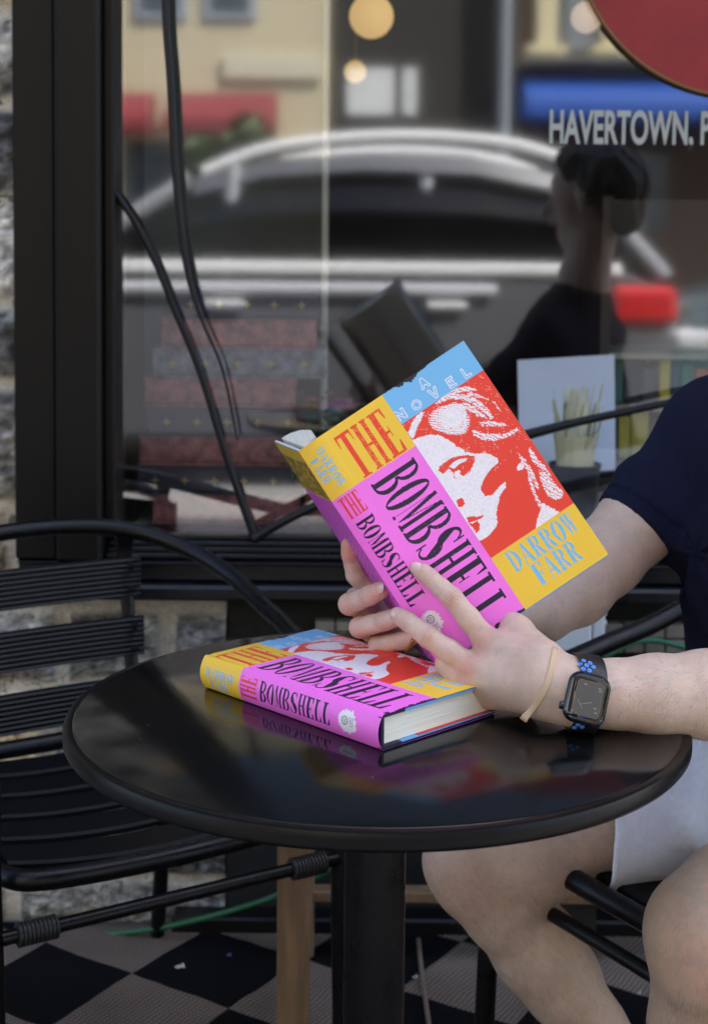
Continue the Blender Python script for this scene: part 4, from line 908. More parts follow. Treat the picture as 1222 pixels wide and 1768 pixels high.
        for d in (.85, L - .88):
            w = MB().lathe([(.20, -.11), (.33, -.115), (.355, -.08), (.355, .08), (.33, .115), (.20, .11)], (xr_ - d, yn - W / 2 + s * (W / 2 - .10), g0 + .355), 32, RX).build('tyre', mat('tyre_rubber', (.02, .02, .02), .8), root, 'auto')
            MB().lathe([(0, -.112), (.06, -.112), (.20, -.10), (.20, .10), (.06, .112), (0, .112)], (xr_ - d, yn - W / 2 + s * (W / 2 - .10), g0 + .355), 20, RX).build('rim', chrome, w, 'auto')
    MB().bx(xr_ - 2.4, xr_ - .9, yn - W + .35, yn - .35, g0 + .75, g0 + 1.2, .1).build('seat', mat('dark_seat', (.02, .02, .02), .8), root)
    return root
xc = VR(1172, 480, 7.35).x
car('suv', 'dark grey estate car with silver roof rails, reflected in the shop window', xc, 2 * WY - 7.35, 4.55, (.13, .135, .15))
car('hatchback', 'blue-grey car parked behind the dark estate car', xc + 4.3, 2 * WY - 8.5, 4.1, (.10, .15, .17), rail=False)
# buildings across the street, at mirrored distance 18 m
V0 = 18.0; YF = 2 * WY - V0
def bldg(name, label, pxa, pxb, h, colr, dep=7, extra=None, zb=-.02, Yf=YF):  # building heights raised beyond the visible part to block low sky light
    a = P(pxa, 412, Y=V0).x; b = P(pxb, 412, Y=V0).x; root = empty(name, ((a + b) / 2, Yf, 0), label, 'building', 'buildings across the street')
    MB().bx(a, b, Yf - dep, Yf, zb, h).build('wall', mat(name + '_wall_' + str(pxa), colr, .85, var=.12, vscale=1.5, bump=.4, bscale=4, stretch=(.1, 1, 8)), root)
    MB().bx(a - .15, b + .15, Yf - dep, Yf + .2, h + .002, h + .22, .03).build('cornice', mat('cornice_paint', (.35, .34, .30), .7), root); return root, a, b
def rect(root, nm, px0, py0, px1, py1, m, d0=.03, d1=-.05, par=None):
    a = VR(px0, py0, V0); b = VR(px1, py1, V0); return MB().bx(a.x, b.x, YF + d1, YF + d0, b.z, a.z, .01).build(nm, m, par or root)
win = mat('street_window_glass', (.05, .07, .09), .08); wfr = mat('white_trim', (.62, .62, .58), .6); bluetr = mat('blue_grey_trim', (.26, .31, .38), .6)
b1, a, b = bldg('clapboard_building', 'cream clapboard shop building with maroon awnings across the street', -900, 566, 11.5, (.52, .46, .31))
for px in (-560, -330, -100, 240, 360):
    f = rect(b1, 'window_frame', px - 8, -190, px + 84, 34, bluetr, .06); rect(b1, 'pane', px + 6, -180, px + 70, 20, win, .075, .06 + .001, f)
rect(b1, 'sign_board', 385, 96, 555, 138, mat('pale_sign_board', (.55, .52, .40), .6), .08)
for a_, b_, nm in ((-600, -20, (.2, .02, .03)), (206, 270, (.26, .035, .055)), (300, 480, (.26, .035, .055))):
    p, q = VR(a_, 160, V0), VR(b_, 232, V0); mb = MB()
    mb.prism([(p.x, YF + .001, p.z), (p.x, YF + .9, q.z + .12), (p.x, YF + .9, q.z), (p.x, YF + .001, q.z)], (q.x - p.x, 0, 0)).build('awning', mat('maroon_canvas', nm, .8), b1)
rect(b1, 'shop_window', 215, 245, 470, 420, win, .03); rect(b1, 'door', 495, 240, 545, 470, mat('grey_door', (.16, .15, .16), .5), .04)
b2, a, b = bldg('dark_shingle_building', 'dark brown shingled building with two white notices beside the utility pole', 567, 884, 11.9, (.028, .026, .022), 6)
rect(b2, 'window_board', 598, 118, 679, 200, mat('white_board_lit', (.62, .64, .63), .6), .05); rect(b2, 'window_board', 694, 118, 718, 200, MATS['white_board_lit'], .05)
rect(b2, 'shop_window', 600, 250, 840, 440, win, .03)
b3, a, b = bldg('brick_building', 'brick building with cream porch columns and a blue awning across the street', 885, 1500, 11.2, (.07, .042, .028), 7)
rect(b3, 'wall_panel', 960, -200, 1090, 90, mat('blue_grey_siding', (.22, .25, .28), .7), .02)
for px in (930, 1040, 1150):
    p, q = VR(px - 16, 0, V0), VR(px + 16, 92, V0); MB().bx(p.x, q.x, YF + .5, YF + .75, q.z, 5.6, .02).bx(p.x - .12, q.x + .12, YF + .42, YF + .83, q.z - .1, q.z - .002, .01).build('column', mat('cream_column', (.66, .58, .36), .6), b3)
p, q = VR(890, 96, V0), VR(1400, 106, V0); MB().bx(p.x, q.x, YF, YF + .9, q.z - .1, p.z - .12, .01).build('porch_ledge', mat('pale_ledge', (.5, .48, .40), .7), b3)
p, q = VR(892, 138, V0), VR(1420, 216, V0); mb = MB(); N = 8; prof = [(0, p.z - .0)] + [(1.0 * math.sin(k / N * math.pi / 2), q.z + .14 + (p.z - q.z - .14) * math.cos(k / N * math.pi / 2)) for k in range(N + 1)] + [(1.0, q.z), (.0, q.z)]
mb.prism([(p.x, YF + .02 + y, z) for y, z in prof[1:]], (q.x - p.x, 0, 0)).build('awning', mat('blue_canvas', (.012, .075, .36), .6), b3)
rect(b3, 'shop_window', 940, 262, 1150, 400, win, .03)
for px in (1010, 1055, 1100): rect(b3, 'mullion', px, 262, px + 10, 400, mat('grey_trim', (.25, .25, .24), .6), .06)
bldg('stone_house', 'plain stone house at the far right across the street', 1501, 2600, 11.6, (.2, .18, .15)); bldg('plain_house', 'plain tan house at the far left across the street', -2400, -901, 11, (.25, .2, .15))
up = VR(869, 238, 13.0); t = empty('utility_pole', (up.x, up.y, -.02), 'grey metal utility pole on the far pavement', 'pole')
MB().lathe([(.10, -.01), (.055, .4), (.045, 8)], (up.x, up.y, 0), 16).build('shaft', mat('galvanised', (.30, .33, .36), .5, .3), t, 'auto'); MB().lathe([(.16, -.01), (.16, .03), (.11, .05)], (up.x, up.y, 0), 16).build('base_plate', MATS['galvanised'], t)
def far_tree(x, y, h, lab, seed):
    r = random.Random(seed); t = empty('street_tree', (x, y, -.02), lab, 'tree', 'trees across the street')
    MB().tube([(x, y, -.02), (x + .05, y, h * .3), (x - .05, y + .1, h * .6)], [.16, .12, .06], 10).build('trunk', mat('bark', (.09, .065, .045), .9), t)
    g = MB()
    for k in range(2600):
        v = Vector((r.gauss(0, 1), r.gauss(0, 1), r.gauss(0, 1))).normalized() * r.random() ** .4; lob = .8 + .35 * math.sin(v.x * 5 + seed) * math.cos(v.z * 6); c = Vector((x, y, h * .68)) + Vector((v.x * h * .3 * lob, v.y * h * .3 * lob, v.z * h * .36 * lob))
        a_ = Vector((r.gauss(0, 1), r.gauss(0, 1), r.gauss(0, 1))).normalized() * .12; b_ = a_.cross(Vector((r.gauss(0, 1), r.gauss(0, 1), 1))).normalized() * .07
        g.add([c - a_, c + b_, c + a_, c - b_], [(0, 1, 2, 3)])
    g.build('crown', mat('leaf_green', (.05, .09, .025), .6, var=.4, vscale=3), t)
far_tree(VR(420, 412, 14.5).x, 2 * WY - 14.3, 2.2, 'small green shrub-like tree in front of the cream building', 1)
far_tree(9.5, -10.6, 7, 'tall leafy street tree to the right across the street', 2)
far_tree(-9.5, -10.8, 6.5, 'leafy street tree to the left across the street', 3)
# ------------------------------------------------------------------ the reader
def vnorm(V, Q):
    n = np.cross(V[Q[:, 2]] - V[Q[:, 0]], V[Q[:, 3]] - V[Q[:, 1]]); N = np.zeros_like(V)
    for k in range(4):
        for d in range(3): N[:, d] += np.bincount(Q[:, k], n[:, d], minlength=len(V))
    return N / (np.linalg.norm(N, axis=1)[:, None] + 1e-12)
def HP(px, py, off):
    d = M3 @ Vector(((px - CX) / F, -(py - CY) / F, -1)); return np.array(CAM + d * ((T0 - off) / d.dot(ray)))
def PY(px, py, Y): return np.array(P(px, py, Y=Y))
Rv = np.array(ray); pieces = []; NAILS = []; SPOTS = []
def finger(v, pts, rs, k=.0035, bump=.0009):
    rs = [x * .94 for x in rs]
    f = v.like(); n = len(pts)
    for i in range(n - 1):
        a, b = pts[i], pts[i + 1]; mid = a * .5 + b * .5; rm = (rs[i] + rs[i + 1]) / 2 * (.955 if i else 1)
        f.cone(a, mid, rs[i], rm, k); f.cone(mid, b, rm, rs[i + 1], k)
    return f
# ---- near (left) arm and hand
v = Vol((.02, 1.20, .67), (.215, 1.41, .86), .00095); vf = Vol((.185, 1.20, .66), (.47, 1.40, .83), .0018)
ix = [HP(838, 1104, .022), HP(780, 1032, .021), HP(742, 998, .013), HP(720, 980, .0092)]
mi = [HP(812, 1150, .028), HP(738, 1099, .024), HP(704, 1073, .013), HP(686, 1062, .006)]
ri = [HP(799, 1176, .024), HP(770, 1146, .020), HP(786, 1128, -.006), HP(805, 1128, -.016)]
pk = [HP(815, 1200, .014), HP(795, 1184, .010), HP(803, 1165, -.010), HP(820, 1158, -.018)]
fg = finger(v, ix, [.0118, .0102, .0088, .0078]); fg.merge(finger(v, mi, [.0120, .0104, .0090, .0080]), .0008); fg.merge(finger(v, ri, [.0115, .0105, .0090, .008]), .0015); fg.merge(finger(v, pk, [.0108, .0095, .008, .0072]), .0015)
wr = PY(985, 1192, 1.283); c1 = PY(935, 1152, 1.287); c2 = PY(940, 1180, 1.280); c3 = PY(942, 1202, 1.283)
pa = v.like()
for a, b, ra, rb in ((ix[0], c1, .0122, .019), (mi[0], c2, .0124, .020), (ri[0], c2, .0120, .020), (pk[0], c3, .0112, .0185), (c1, wr, .020, .0235), (c2, wr, .021, .0245), (c3, wr, .020, .0235)): pa.cone(a, b, ra, rb, .010)
pa.cone(HP(845, 1140, .010), HP(905, 1170, .018), .017, .020, .012); pa.cone(HP(838, 1165, .012), HP(905, 1190, .022), .016, .019, .012)
th = [PY(935, 1140, 1.30), HP(893, 1094, .004), HP(872, 1050, -.024), HP(850, 1015, -.030)]
pa.cone(th[0], th[1], .019, .0145, .010); pa.cone(HP(860, 1125, .012), th[1], .013, .013, .012)
tf = v.like(); tf.cone(th[1], th[2], .0135, .011, .004); tf.cone(th[2], th[3], .011, .010, .004); pa.merge(tf, .006)
pa.merge(fg, .0045)
el = PY(1400, 1204, 1.335); AX = np.array([1., .02, 0])
for q in (pa, vf): q.chain([wr, PY(1012, 1197, 1.283), PY(1060, 1198, 1.287), PY(1130, 1199, 1.293), PY(1222, 1199, 1.302), PY(1330, 1200, 1.318), el], [.0265, .0270, .0290, .0340, .0382, .042, .043], .010)
pa.cone(PY(972, 1222, 1.275), PY(985, 1224, 1.275), .011, .011, .012)
# knuckles, tendons and web
for c, r in ((ix[0], .0056), (mi[0], .0064), (ri[0], .0056), (pk[0], .005)): pa.cone(c - Rv * .0092, c - Rv * .0092 + (c1 - c) * .05, r, r, .006)
for a in (ix[0], mi[0], ri[0]): pa.cone(a - Rv * .0100, a * .45 + c2 * .55 - Rv * .0140, .0030, .0026, .006)
for a, b in ((HP(870, 1140, .036), HP(935, 1165, .060)), (HP(850, 1185, .034), HP(930, 1190, .062)), (HP(880, 1115, .030), HP(950, 1150, .055))): pa.cone(a, b, .0022, .0020, .005)
pa.halfspace(PY(1006, 1197, 1.283) + np.array([.001, 0, 0]), AX, .0005); vf.halfspace(PY(1006, 1197, 1.283) - np.array([.001, 0, 0]), -AX, .0005)
V, Q = pa.mesh(); pieces.append((relax(V, Q, 2), Q)); V, Q = vf.mesh(); nearfore = (relax(V, Q, 2), Q)

SPOTS += [(ix[0] - Rv * .01, .013, .9), (mi[0] - Rv * .01, .013, 1.), (ri[0] - Rv * .01, .011, .7), (ix[1] - Rv * .009, .008, .45), (mi[1] - Rv * .009, .008, .4), (ix[3], .011, .5), (mi[3], .011, .6), (ri[1], .012, .5), (pk[1], .012, .5)]
NAILS += [(ix[3] - Rv * .0062 + (ix[3] - ix[2]) * -.04, ix[3] - ix[2], -Rv, .0052), (mi[3] - Rv * .0064 + (mi[3] - mi[2]) * -.04 - np.array([.001, 0, 0]), mi[3] - mi[2], -Rv + np.array([-.3, 0, .1]), .0052)]
# ---- far (right) arm and hand
v = Vol((-.03, 1.37, .70), (.16, 1.56, .98), .0012); vf = Vol((.12, 1.42, .66), (.50, 1.82, 1.02), .0022)
Yw = 1.475
ix2 = [PY(648, 1034, 1.478), PY(614, 992, 1.468), PY(605, 958, 1.462), PY(602, 941, 1.459)]
mi2 = [PY(660, 1062, 1.475), PY(603, 1043, 1.440), PY(638, 1028, 1.414), PY(657, 1019, 1.404)]
ri2 = [PY(690, 1088, 1.470), PY(621, 1083, 1.434), PY(664, 1072, 1.410), PY(692, 1063, 1.400)]
pk2 = [PY(722, 1104, 1.462), PY(652, 1114, 1.430), PY(694, 1106, 1.410), PY(716, 1098, 1.403)]
fg = finger(v, ix2, [.0120, .0102, .0092, .0084]); fg.merge(finger(v, mi2, [.0112, .0112, .0099, .0092]), .001); fg.merge(finger(v, ri2, [.0112, .0108, .0098, .0090]), .001); fg.merge(finger(v, pk2, [.0105, .0096, .0088, .0080]), .001)
wr2 = PY(765, 1082, 1.480); pa = v.like()
for a in (ix2[0], mi2[0], ri2[0], pk2[0]): pa.cone(a, wr2, .0125, .020, .010)
pa.cone(PY(612, 1030, 1.452), PY(648, 1092, 1.452), .009, .011, .012)
pa.cone(PY(640, 1080, 1.462), PY(720, 1090, 1.468), .014, .016, .012)
pa.cone(PY(700, 1112, 1.452), PY(745, 1098, 1.470), .010, .016, .010)
t2 = [PY(715, 1060, 1.495), PY(680, 1015, 1.515), PY(682, 978, 1.520), PY(690, 950, 1.515)]
pa.cone(t2[0], t2[1], .016, .012, .01); tf = v.like(); tf.cone(t2[1], t2[2], .011, .010, .003); tf.cone(t2[2], t2[3], .010, .009, .003); pa.merge(tf, .004)
pa.merge(fg, .0045)
el2 = PY(992, 1016, 1.600); sh2 = PY(1232, 762, 1.705)
for q in (pa, vf): q.chain([wr2, PY(840, 1074, 1.52), PY(930, 1052, 1.565), el2], [.0235, .028, .035, .039], .012)
vf.chain([el2, PY(1045, 962, 1.635), PY(1096, 908, 1.66), sh2], [.039, .0415, .0435, .050], .014)
sp = PY(848, 1074, 1.52); sd_ = np.array([.8, .45, 0]); pa.halfspace(sp, sd_, .0005); vf.halfspace(sp - np.array([.002, 0, 0]), -sd_, .0005)
V, Q = pa.mesh(); pieces.append((relax(V, Q, 2), Q)); V, Q = vf.mesh(); farfore = (relax(V, Q, 2), Q)
SPOTS += [(mi2[1], .014, .7), (ri2[1], .013, .7), (pk2[1], .013, .6), (mi2[3], .014, 1.0), (ix2[3], .016, 1.1), (ix2[2], .012, .4), (ri2[2], .012, .3), (pk2[2], .012, .3)]
NAILS += [(mi2[3] - Rv * .0078 + np.array([0, 0, .003]), mi2[3] - mi2[2], -Rv + np.array([0, 0, .45]), .0052)]
# ---- torso, neck, head
Fd = np.array([-.85, -.53, 0]); Ld = np.array([.53, -.85, 0])
pel = np.array([.56, 1.69, .52]); chest = np.array([.485, 1.575, .90]); sh1 = chest + Ld * .175 + [0, 0, .035]; hd = np.array([.535, 1.60, 1.25])
v = Vol((.25, 1.2, .36), (.80, 1.95, 1.42), .004)
v.chain([pel, (pel + chest) / 2, chest], [.125, .115, .12], .03, (Fd, 1.25)); v.cone(chest + Ld * .15 + [0, 0, .04], chest - Ld * .13 + [0, 0, .03], .055, .055, .04)
v.chain([chest + [0, 0, .06], np.array([.51, 1.595, 1.06]), hd - [0, 0, .06]], [.06, .054, .052], .03)
hf = Fd * .93 + np.array([0, 0, -.36])
v.cone(hd + [0, 0, .02] - Fd * .02, hd + [0, 0, .03] + Fd * .025, .082, .078, .02, (Ld, 1.12)); v.cone(hd + Fd * .03, hd + Fd * .055 + [0, 0, -.075], .060, .034, .03)
v.cone(hd + Fd * .10 + [0, 0, .005], hd + Fd * .122 + [0, 0, -.028], .008, .013, .012)
for s in (-1, 1):
    v.cone(hd + Ld * s * .072 + [0, 0, .012], hd + Ld * s * .076 + [0, 0, -.02], .016, .011, .006, (Ld, 2.2)); v.cone(hd + Fd * .099 + Ld * s * .032 + [0, 0, .012], hd + Fd * .099 + Ld * s * .034 + [0, 0, .012], .013, .013, .008, None, True)
    v.cone(hd + Fd * .085 + Ld * s * .031 + [0, 0, .010], hd + Fd * .085 + Ld * s * .033 + [0, 0, .010], .0125, .0125, .004)
v.cone(hd + Fd * .100 + Ld * .018 + [0, 0, -.052], hd + Fd * .100 - Ld * .018 + [0, 0, -.052], .0075, .0075, .006)
# near shoulder and upper arm
v.chain([sh1, el], [.052, .043], .03)
V, Q = v.mesh(); pieces.append((relax(V, Q, 2), Q))
# ---- legs and feet
v = Vol((.02, 1.12, -.01), (.78, 1.92, .66), .0035)
k1 = PY(816, 1486, 1.69); an1 = np.array([.395, 1.71, .10]); h1 = pel - Ld * .085; h2 = pel + Ld * .085
def off(px, py, Y): return PY(px, py, Y)
leg = v.like(); leg.chain([h1, h1 * .45 + k1 * .55, k1 + [.06, 0, .006], k1], [.074, .0595, .057, .054], .02)
leg.chain([k1, off(866, 1564, 1.69)], [.051, .0485], .012); leg.chain([off(872, 1562, 1.69), off(928, 1640, 1.70), off(972, 1705, 1.70), off(1020, 1768, 1.70), an1], [.046, .050, .043, .036, .031], .02)
leg.cone(off(905, 1610, 1.715), off(975, 1670, 1.72), .040, .034, .02); leg.cone(k1 + [-.012, -.012, .004], k1 + [-.002, -.012, -.02], .043, .041, .02)
leg.chain([an1, an1 + [-.05, -.04, -.055], an1 + Fd * .16 + [0, 0, -.07]], [.034, .034, .024], .02); leg.cone(an1 + [0, 0, -.05], an1 - Fd * .03 + [0, 0, -.06], .03, .028, .02)
v.merge(leg, .001)
k2 = PY(1222, 1612, 1.38); an2 = np.array([.345, 1.42, .10])
leg = v.like(); leg.chain([h2, h2 * .5 + k2 * .5, k2 + (h2 - k2) * .16, k2], [.085, .075, .065, .058], .02)
leg.chain([k2, k2 * .72 + an2 * .28 + [.006, .012, 0], k2 * .4 + an2 * .6, an2], [.056, .053, .042, .031], .02); leg.cone(k2 + [-.006, -.014, .0], k2 + [-.006, -.018, -.02], .045, .044, .02)
leg.chain([an2, an2 + [-.05, -.04, -.055], an2 + Fd * .16 + [0, 0, -.07]], [.034, .034, .024], .02); leg.cone(an2 + [0, 0, -.05], an2 - Fd * .03 + [0, 0, -.06], .03, .028, .02)
v.merge(leg, .012)
V, Q = v.mesh(); pieces.append((relax(V, Q, 2), Q)); LEGI = len(pieces) - 1; pieces += [nearfore, farfore]
SPOTS += [(k2 + np.array([-.01, -.055, -.005]), .035, .45), (k1 + np.array([-.03, -.045, 0]), .035, .25), (PY(905, 1090, 1.28), .02, .1)]
# nails join the same body mesh
for c, d, nrm, sz in NAILS:
    d = d / np.linalg.norm(d); nrm = nrm - d * (nrm @ d); nrm /= np.linalg.norm(nrm); s_ = np.cross(d, nrm); A = []; Qn = []; n1 = 9
    for i in range(n1):
        for j in range(n1):
            a = -1 + 2 * i / (n1 - 1); b = -1 + 2 * j / (n1 - 1); a_ = a * math.sqrt(1 - b * b / 2); b_ = b * math.sqrt(1 - a * a / 2)
            A.append(c + d * b_ * sz * 1.15 + s_ * a_ * sz + nrm * (.0021 - .0028 * a_ * a_ - .0008 * b_ * b_))
    for i in range(n1 - 1):
        for j in range(n1 - 1): Qn.append((i * n1 + j, i * n1 + j + 1, (i + 1) * n1 + j + 1, (i + 1) * n1 + j))
    pieces.append((np.array(A), np.array(Qn)))
nn = len(NAILS); VV = []; QQ = []; o_ = 0; mi_ = []
for i, (V, Q) in enumerate(pieces): VV.append(V); QQ.append(Q + o_); o_ += len(V); mi_ += [1 if i >= len(pieces) - nn else 0] * len(Q)
VV = np.vstack(VV); QQ = np.vstack(QQ)
sk = np.tile(np.array((.64, .462, .362)), (len(VV), 1)); red_ = np.zeros(len(VV))
for c, r, a in SPOTS: red_ += a * np.exp(-((VV - c) ** 2).sum(1) / (2 * (r * .75) ** 2))
legs_ = np.concatenate([np.full(len(p[0]), 1. if i == LEGI else 0.) for i, p in enumerate(pieces)]); sk *= (1 - legs_ * .15)[:, None]; sk[:, 2] *= 1 - legs_ * .02  # leg skin colour darkened for tan and for shade on the lower legs
for p, q, r in ((ix[1], ix[0], .0105), (mi[1], mi[0], .0105), (ix[2], ix[1], .009), (mi[2], mi[1], .009), (mi2[1], mi2[0], .0115), (ri2[1], ri2[0], .0115), (mi2[2], mi2[1], .010), (ri2[2], ri2[1], .010), (ix2[2], ix2[1], .010)):
    d_ = (q - p) / np.linalg.norm(q - p); w_ = VV - p; t_ = w_ @ d_; n_ = np.linalg.norm(w_, axis=1) < r * 1.35; lat = np.linalg.norm(w_ - t_[:, None] * d_, axis=1)
    ph_ = t_ * 1000 + (fbm(VV * 260, 2, 9) - .5) * 2.2; sk[n_ & (np.abs(((ph_ + 12) % 2.1) - 1.05) < .42) & (np.abs(t_) < .0042)] *= np.array((.86, .78, .76))
bl = fbm(VV * 28, 3, 77); vein = np.abs(fbm(VV * np.array([16, 16, 26]), 2, 91) - .5) < .014
red_ = np.clip(red_ * 1.0 + (bl - .5) * .35, -.2, 1.15)[:, None]; vein &= (VV[:, 0] > .03); sk[vein & (bl > .42)] *= np.array((.90, .97, 1.0))
sk = sk * (1 - red_ * np.array((.06, .38, .40))); frk = vnoise(VV * 420, 5) > .985; sk[frk] *= .82
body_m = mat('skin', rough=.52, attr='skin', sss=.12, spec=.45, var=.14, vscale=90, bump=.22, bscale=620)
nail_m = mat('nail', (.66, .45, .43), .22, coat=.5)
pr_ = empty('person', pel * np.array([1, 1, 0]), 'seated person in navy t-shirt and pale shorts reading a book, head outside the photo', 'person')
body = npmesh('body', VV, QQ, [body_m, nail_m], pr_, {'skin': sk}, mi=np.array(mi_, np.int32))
hs = np.random.RandomState(4); hv = []; hf_ = []
def strands(V, Q, n, L_, axis_fn, box=None):
    N = vnorm(V, Q); N = -N if (N * (V - V.mean(0))).sum() < 0 else N; c = hs.choice(len(V), n)
    for i in c:
        p = V[i]
        if box is not None and not box(p): continue
        d = axis_fn(p) + N[i] * .35 + hs.normal(0, .35, 3); d /= np.linalg.norm(d); l = L_ * hs.uniform(.5, 1.2); s_ = np.cross(d, N[i]); s_ /= np.linalg.norm(s_) + 1e-9; b = len(hv)
        q = p + d * l * .55 + N[i] * .0006; hv.extend([p - s_ * .00009, p + s_ * .00009, q + s_ * .00007, q - s_ * .00007, p + d * l]); hf_.append((b, b + 1, b + 2, b + 3)); hf_.append((b + 3, b + 2, b + 4, b + 4))
strands(*pieces[LEGI], 16000, .010, lambda p: np.array([.5, 0, -.85]) if p[2] < .47 and p[1] > 1.55 else (np.array([.1, 0, -1.]) if p[1] < 1.5 else np.array([-.8, 0, -.3])), lambda p: .09 < p[2] and (p[2] < .46 or hs.rand() < .5) and not (p[0] > .30 and p[1] > 1.5))
strands(*nearfore, 2600, .007, lambda p: np.array([-.6, 0, -.6]), lambda p: p[0] > .225)
hm = MB(); hm.v = [tuple(x) for x in hv]; hm.f = [f if f[2] != f[3] else f[:3] for f in hf_]; hm.n = len(hv); hm.mi = [0] * len(hf_)
ho = hm.build('body_hair', mat('fine_brown_hair', (.17, .10, .06), .6), pr_); ho['kind'] = 'stuff'
# ---- hair (short dark)
v = Vol((.38, 1.42, 1.05), (.70, 1.76, 1.42), .004)
v.cone(hd + [0, 0, .035] - Fd * .028, hd + [0, 0, .05] + Fd * .030, .090, .080, .02, (Ld, 1.1)); v.cone(hd + [0, 0, -.02] - Fd * .045, hd + [0, 0, .03] - Fd * .04, .066, .08, .02)
v.halfspace(hd + Fd * .06 + np.array([0, 0, .055]), Fd * .8 + np.array([0, 0, -.75]), .01)
V, Q = v.mesh(); V = V + vnorm(V, Q) * ((fbm(V * np.array([60, 60, 25]), 4, 8) - .5) * .018)[:, None]
npmesh('hair', V, Q, mat('dark_hair', (.018, .012, .009), .5, var=.4, vscale=60), pr_)
# ---- navy t-shirt
v = Vol((.22, 1.25, .50), (.80, 1.92, 1.10), .0026)
up3 = np.array([0, 0, 1.])
v.chain([pel + [0, -.01, .03], np.array([.515, 1.625, .68]), np.array([.492, 1.585, .82]), chest + [.0, 0, .01]], [.150, .142, .146, .142], .03, (Fd, 1.24))
v.cone(chest + Ld * .135 + [0, 0, .045], chest - Ld * .12 + [0, 0, .045], .062, .060, .05); v.cone(chest + [0, 0, .08], np.array([.505, 1.59, 1.03]), .075, .068, .04)
hem = PY(1096, 916, 1.662); axd = (hem - sh2) / np.linalg.norm(hem - sh2)
v.cone(sh2, hem + axd * .05, .0625, .0500, .035)
hem1 = sh1 + (el - sh1) * .60; v.cone(sh1, hem1 + (el - sh1) * .2, .066, .062, .035)
# sleeve folds
for a, b, r in ()and ((PY(1205, 720, 1.635), PY(1180, 900, 1.63), .006), (PY(1150, 760, 1.62), PY(1178, 880, 1.62), .005)): v.cone(a, b, r, r * .6, .008, None, True)
for c, d in ((hem, axd), (hem1, (el - sh1) / np.linalg.norm(el - sh1))):   # cut the sleeve ends square (local)
    sl_, g = v.sub(c, c, .12); X, Y_, Zz = np.meshgrid(*g, indexing='ij'); pl = (X - c[0]) * d[0] + (Y_ - c[1]) * d[1] + (Zz - c[2]) * d[2]
    far = pl > -.004; D = v.D[sl_]; dist = np.sqrt((X - c[0] - d[0] * pl) ** 2 + (Y_ - c[1] - d[1] * pl) ** 2 + (Zz - c[2] - d[2] * pl) ** 2)
    m_ = dist < .085; D = np.where(m_, np.maximum(D, pl.astype(np.float32)), D); v.D[sl_] = D
v.cone(hem + axd * .03, hem - axd * .02, .0455, .0455, .001, None, True); v.cone(hem1 + (el - sh1) * .2, hem1 - (el - sh1) * .05, .052, .052, .001, None, True)
V, Q = v.mesh(); V = relax(V, Q, 3); N = vnorm(V, Q)
arm0 = PY(1176, 935, 1.63); dd = V - arm0; r_a = np.linalg.norm(dd, axis=1); an_ = np.arctan2(dd[:, 2], dd[:, 0]); an3 = np.arctan2(dd[:, 1], dd[:, 2])
sl_d = (V - hem) @ axd
fold = (fbm(np.stack([an_ * 2.6, an3 * 1.6, r_a * 4], 1), 2, 15) - .5) * .034 * np.exp(-(r_a / .2) ** 2) * np.clip(r_a / .09, 0, 1) + (fbm(V * np.array([9, 9, 7]), 3, 19) - .5) * .016
sl_d = (V - hem) @ axd; rr = np.linalg.norm(V - hem - sl_d[:, None] * axd, axis=1); hem_r = np.where((abs(sl_d + .016) < .0026) & (rr < .08), -.0022, 0) + np.where((sl_d > -.014) & (rr < .08), .0006, 0)
hk = np.where(rr < .085, np.clip(-(sl_d + .004) / .05, 0, 1), 1)
V = V + N * (fold * hk + hem_r)[:, None]
npmesh('t_shirt', V, Q, mat('navy_jersey', (.0095, .011, .036), .88, var=.30, vscale=300, bump=.7, bscale=1100, spec=.2), pr_)
# ---- pale shorts
v = Vol((.16, 1.22, .36), (.80, 1.93, .72), .003)
v.cone(pel + [0, 0, -.01], pel + [-.02, -.01, .09], .150, .146, .03, (Fd, 1.15))
q1 = PY(1042, 1442, 1.69); d1 = (k1 - h1) / np.linalg.norm(k1 - h1); v.cone(h1 + [0, 0, .005], q1 + d1 * .05, .090, .070, .03)
d2 = (k2 - h2) / np.linalg.norm(k2 - h2); q2 = k2 - d2 * .150; v.cone(h2 + [0, 0, .01], q2 + d2 * .05, .102, .088, .03); v.cone((h1 + h2) / 2 + Fd * .1 + [0, 0, .02], (q1 + q2) / 2 - Fd * .08 + [0, 0, .02], .07, .05, .04)
for c, d in ((q1, np.array([-1., 0, .06])), (q2, d2)):
    d = d / np.linalg.norm(d); sl_, g = v.sub(c, c, .16); X, Y_, Zz = np.meshgrid(*g, indexing='ij'); pl = (X - c[0]) * d[0] + (Y_ - c[1]) * d[1] + (Zz - c[2]) * d[2]
    dist = np.sqrt((X - c[0] - d[0] * pl) ** 2 + (Y_ - c[1] - d[1] * pl) ** 2 + (Zz - c[2] - d[2] * pl) ** 2); v.D[sl_] = np.where(dist < .125, np.maximum(v.D[sl_], pl.astype(np.float32)), v.D[sl_])
v.cone(q1 + d1 * .04, q1 - d1 * .04, .0605, .062, .001, None, True); v.cone(q2 + d2 * .04, q2 - d2 * .04, .0745, .078, .001, None, True)
V, Q = v.mesh(); V = relax(V, Q, 3); N = vnorm(V, Q); c0 = PY(1190, 1400, 1.55); dd = V - c0
fold = (fbm(np.stack([V @ np.array([6, 14, 5.]), V @ np.array([3., -3, 13]), V[:, 0] * 3], 1), 4, 33) - .5) * .020
ed_ = np.clip((V[:, 0] - q1[0]) / .07, .15, 1) * np.clip(np.linalg.norm(V - k2, axis=1) / .12 - 1.1, .15, 1)
V = V + N * (fold * ed_ * 1.3)[:, None]
npmesh('shorts', V, Q, mat('pale_grey_cotton', (.80, .80, .88), .85, var=.10, vscale=120, bump=.3, bscale=900, spec=.2), pr_)
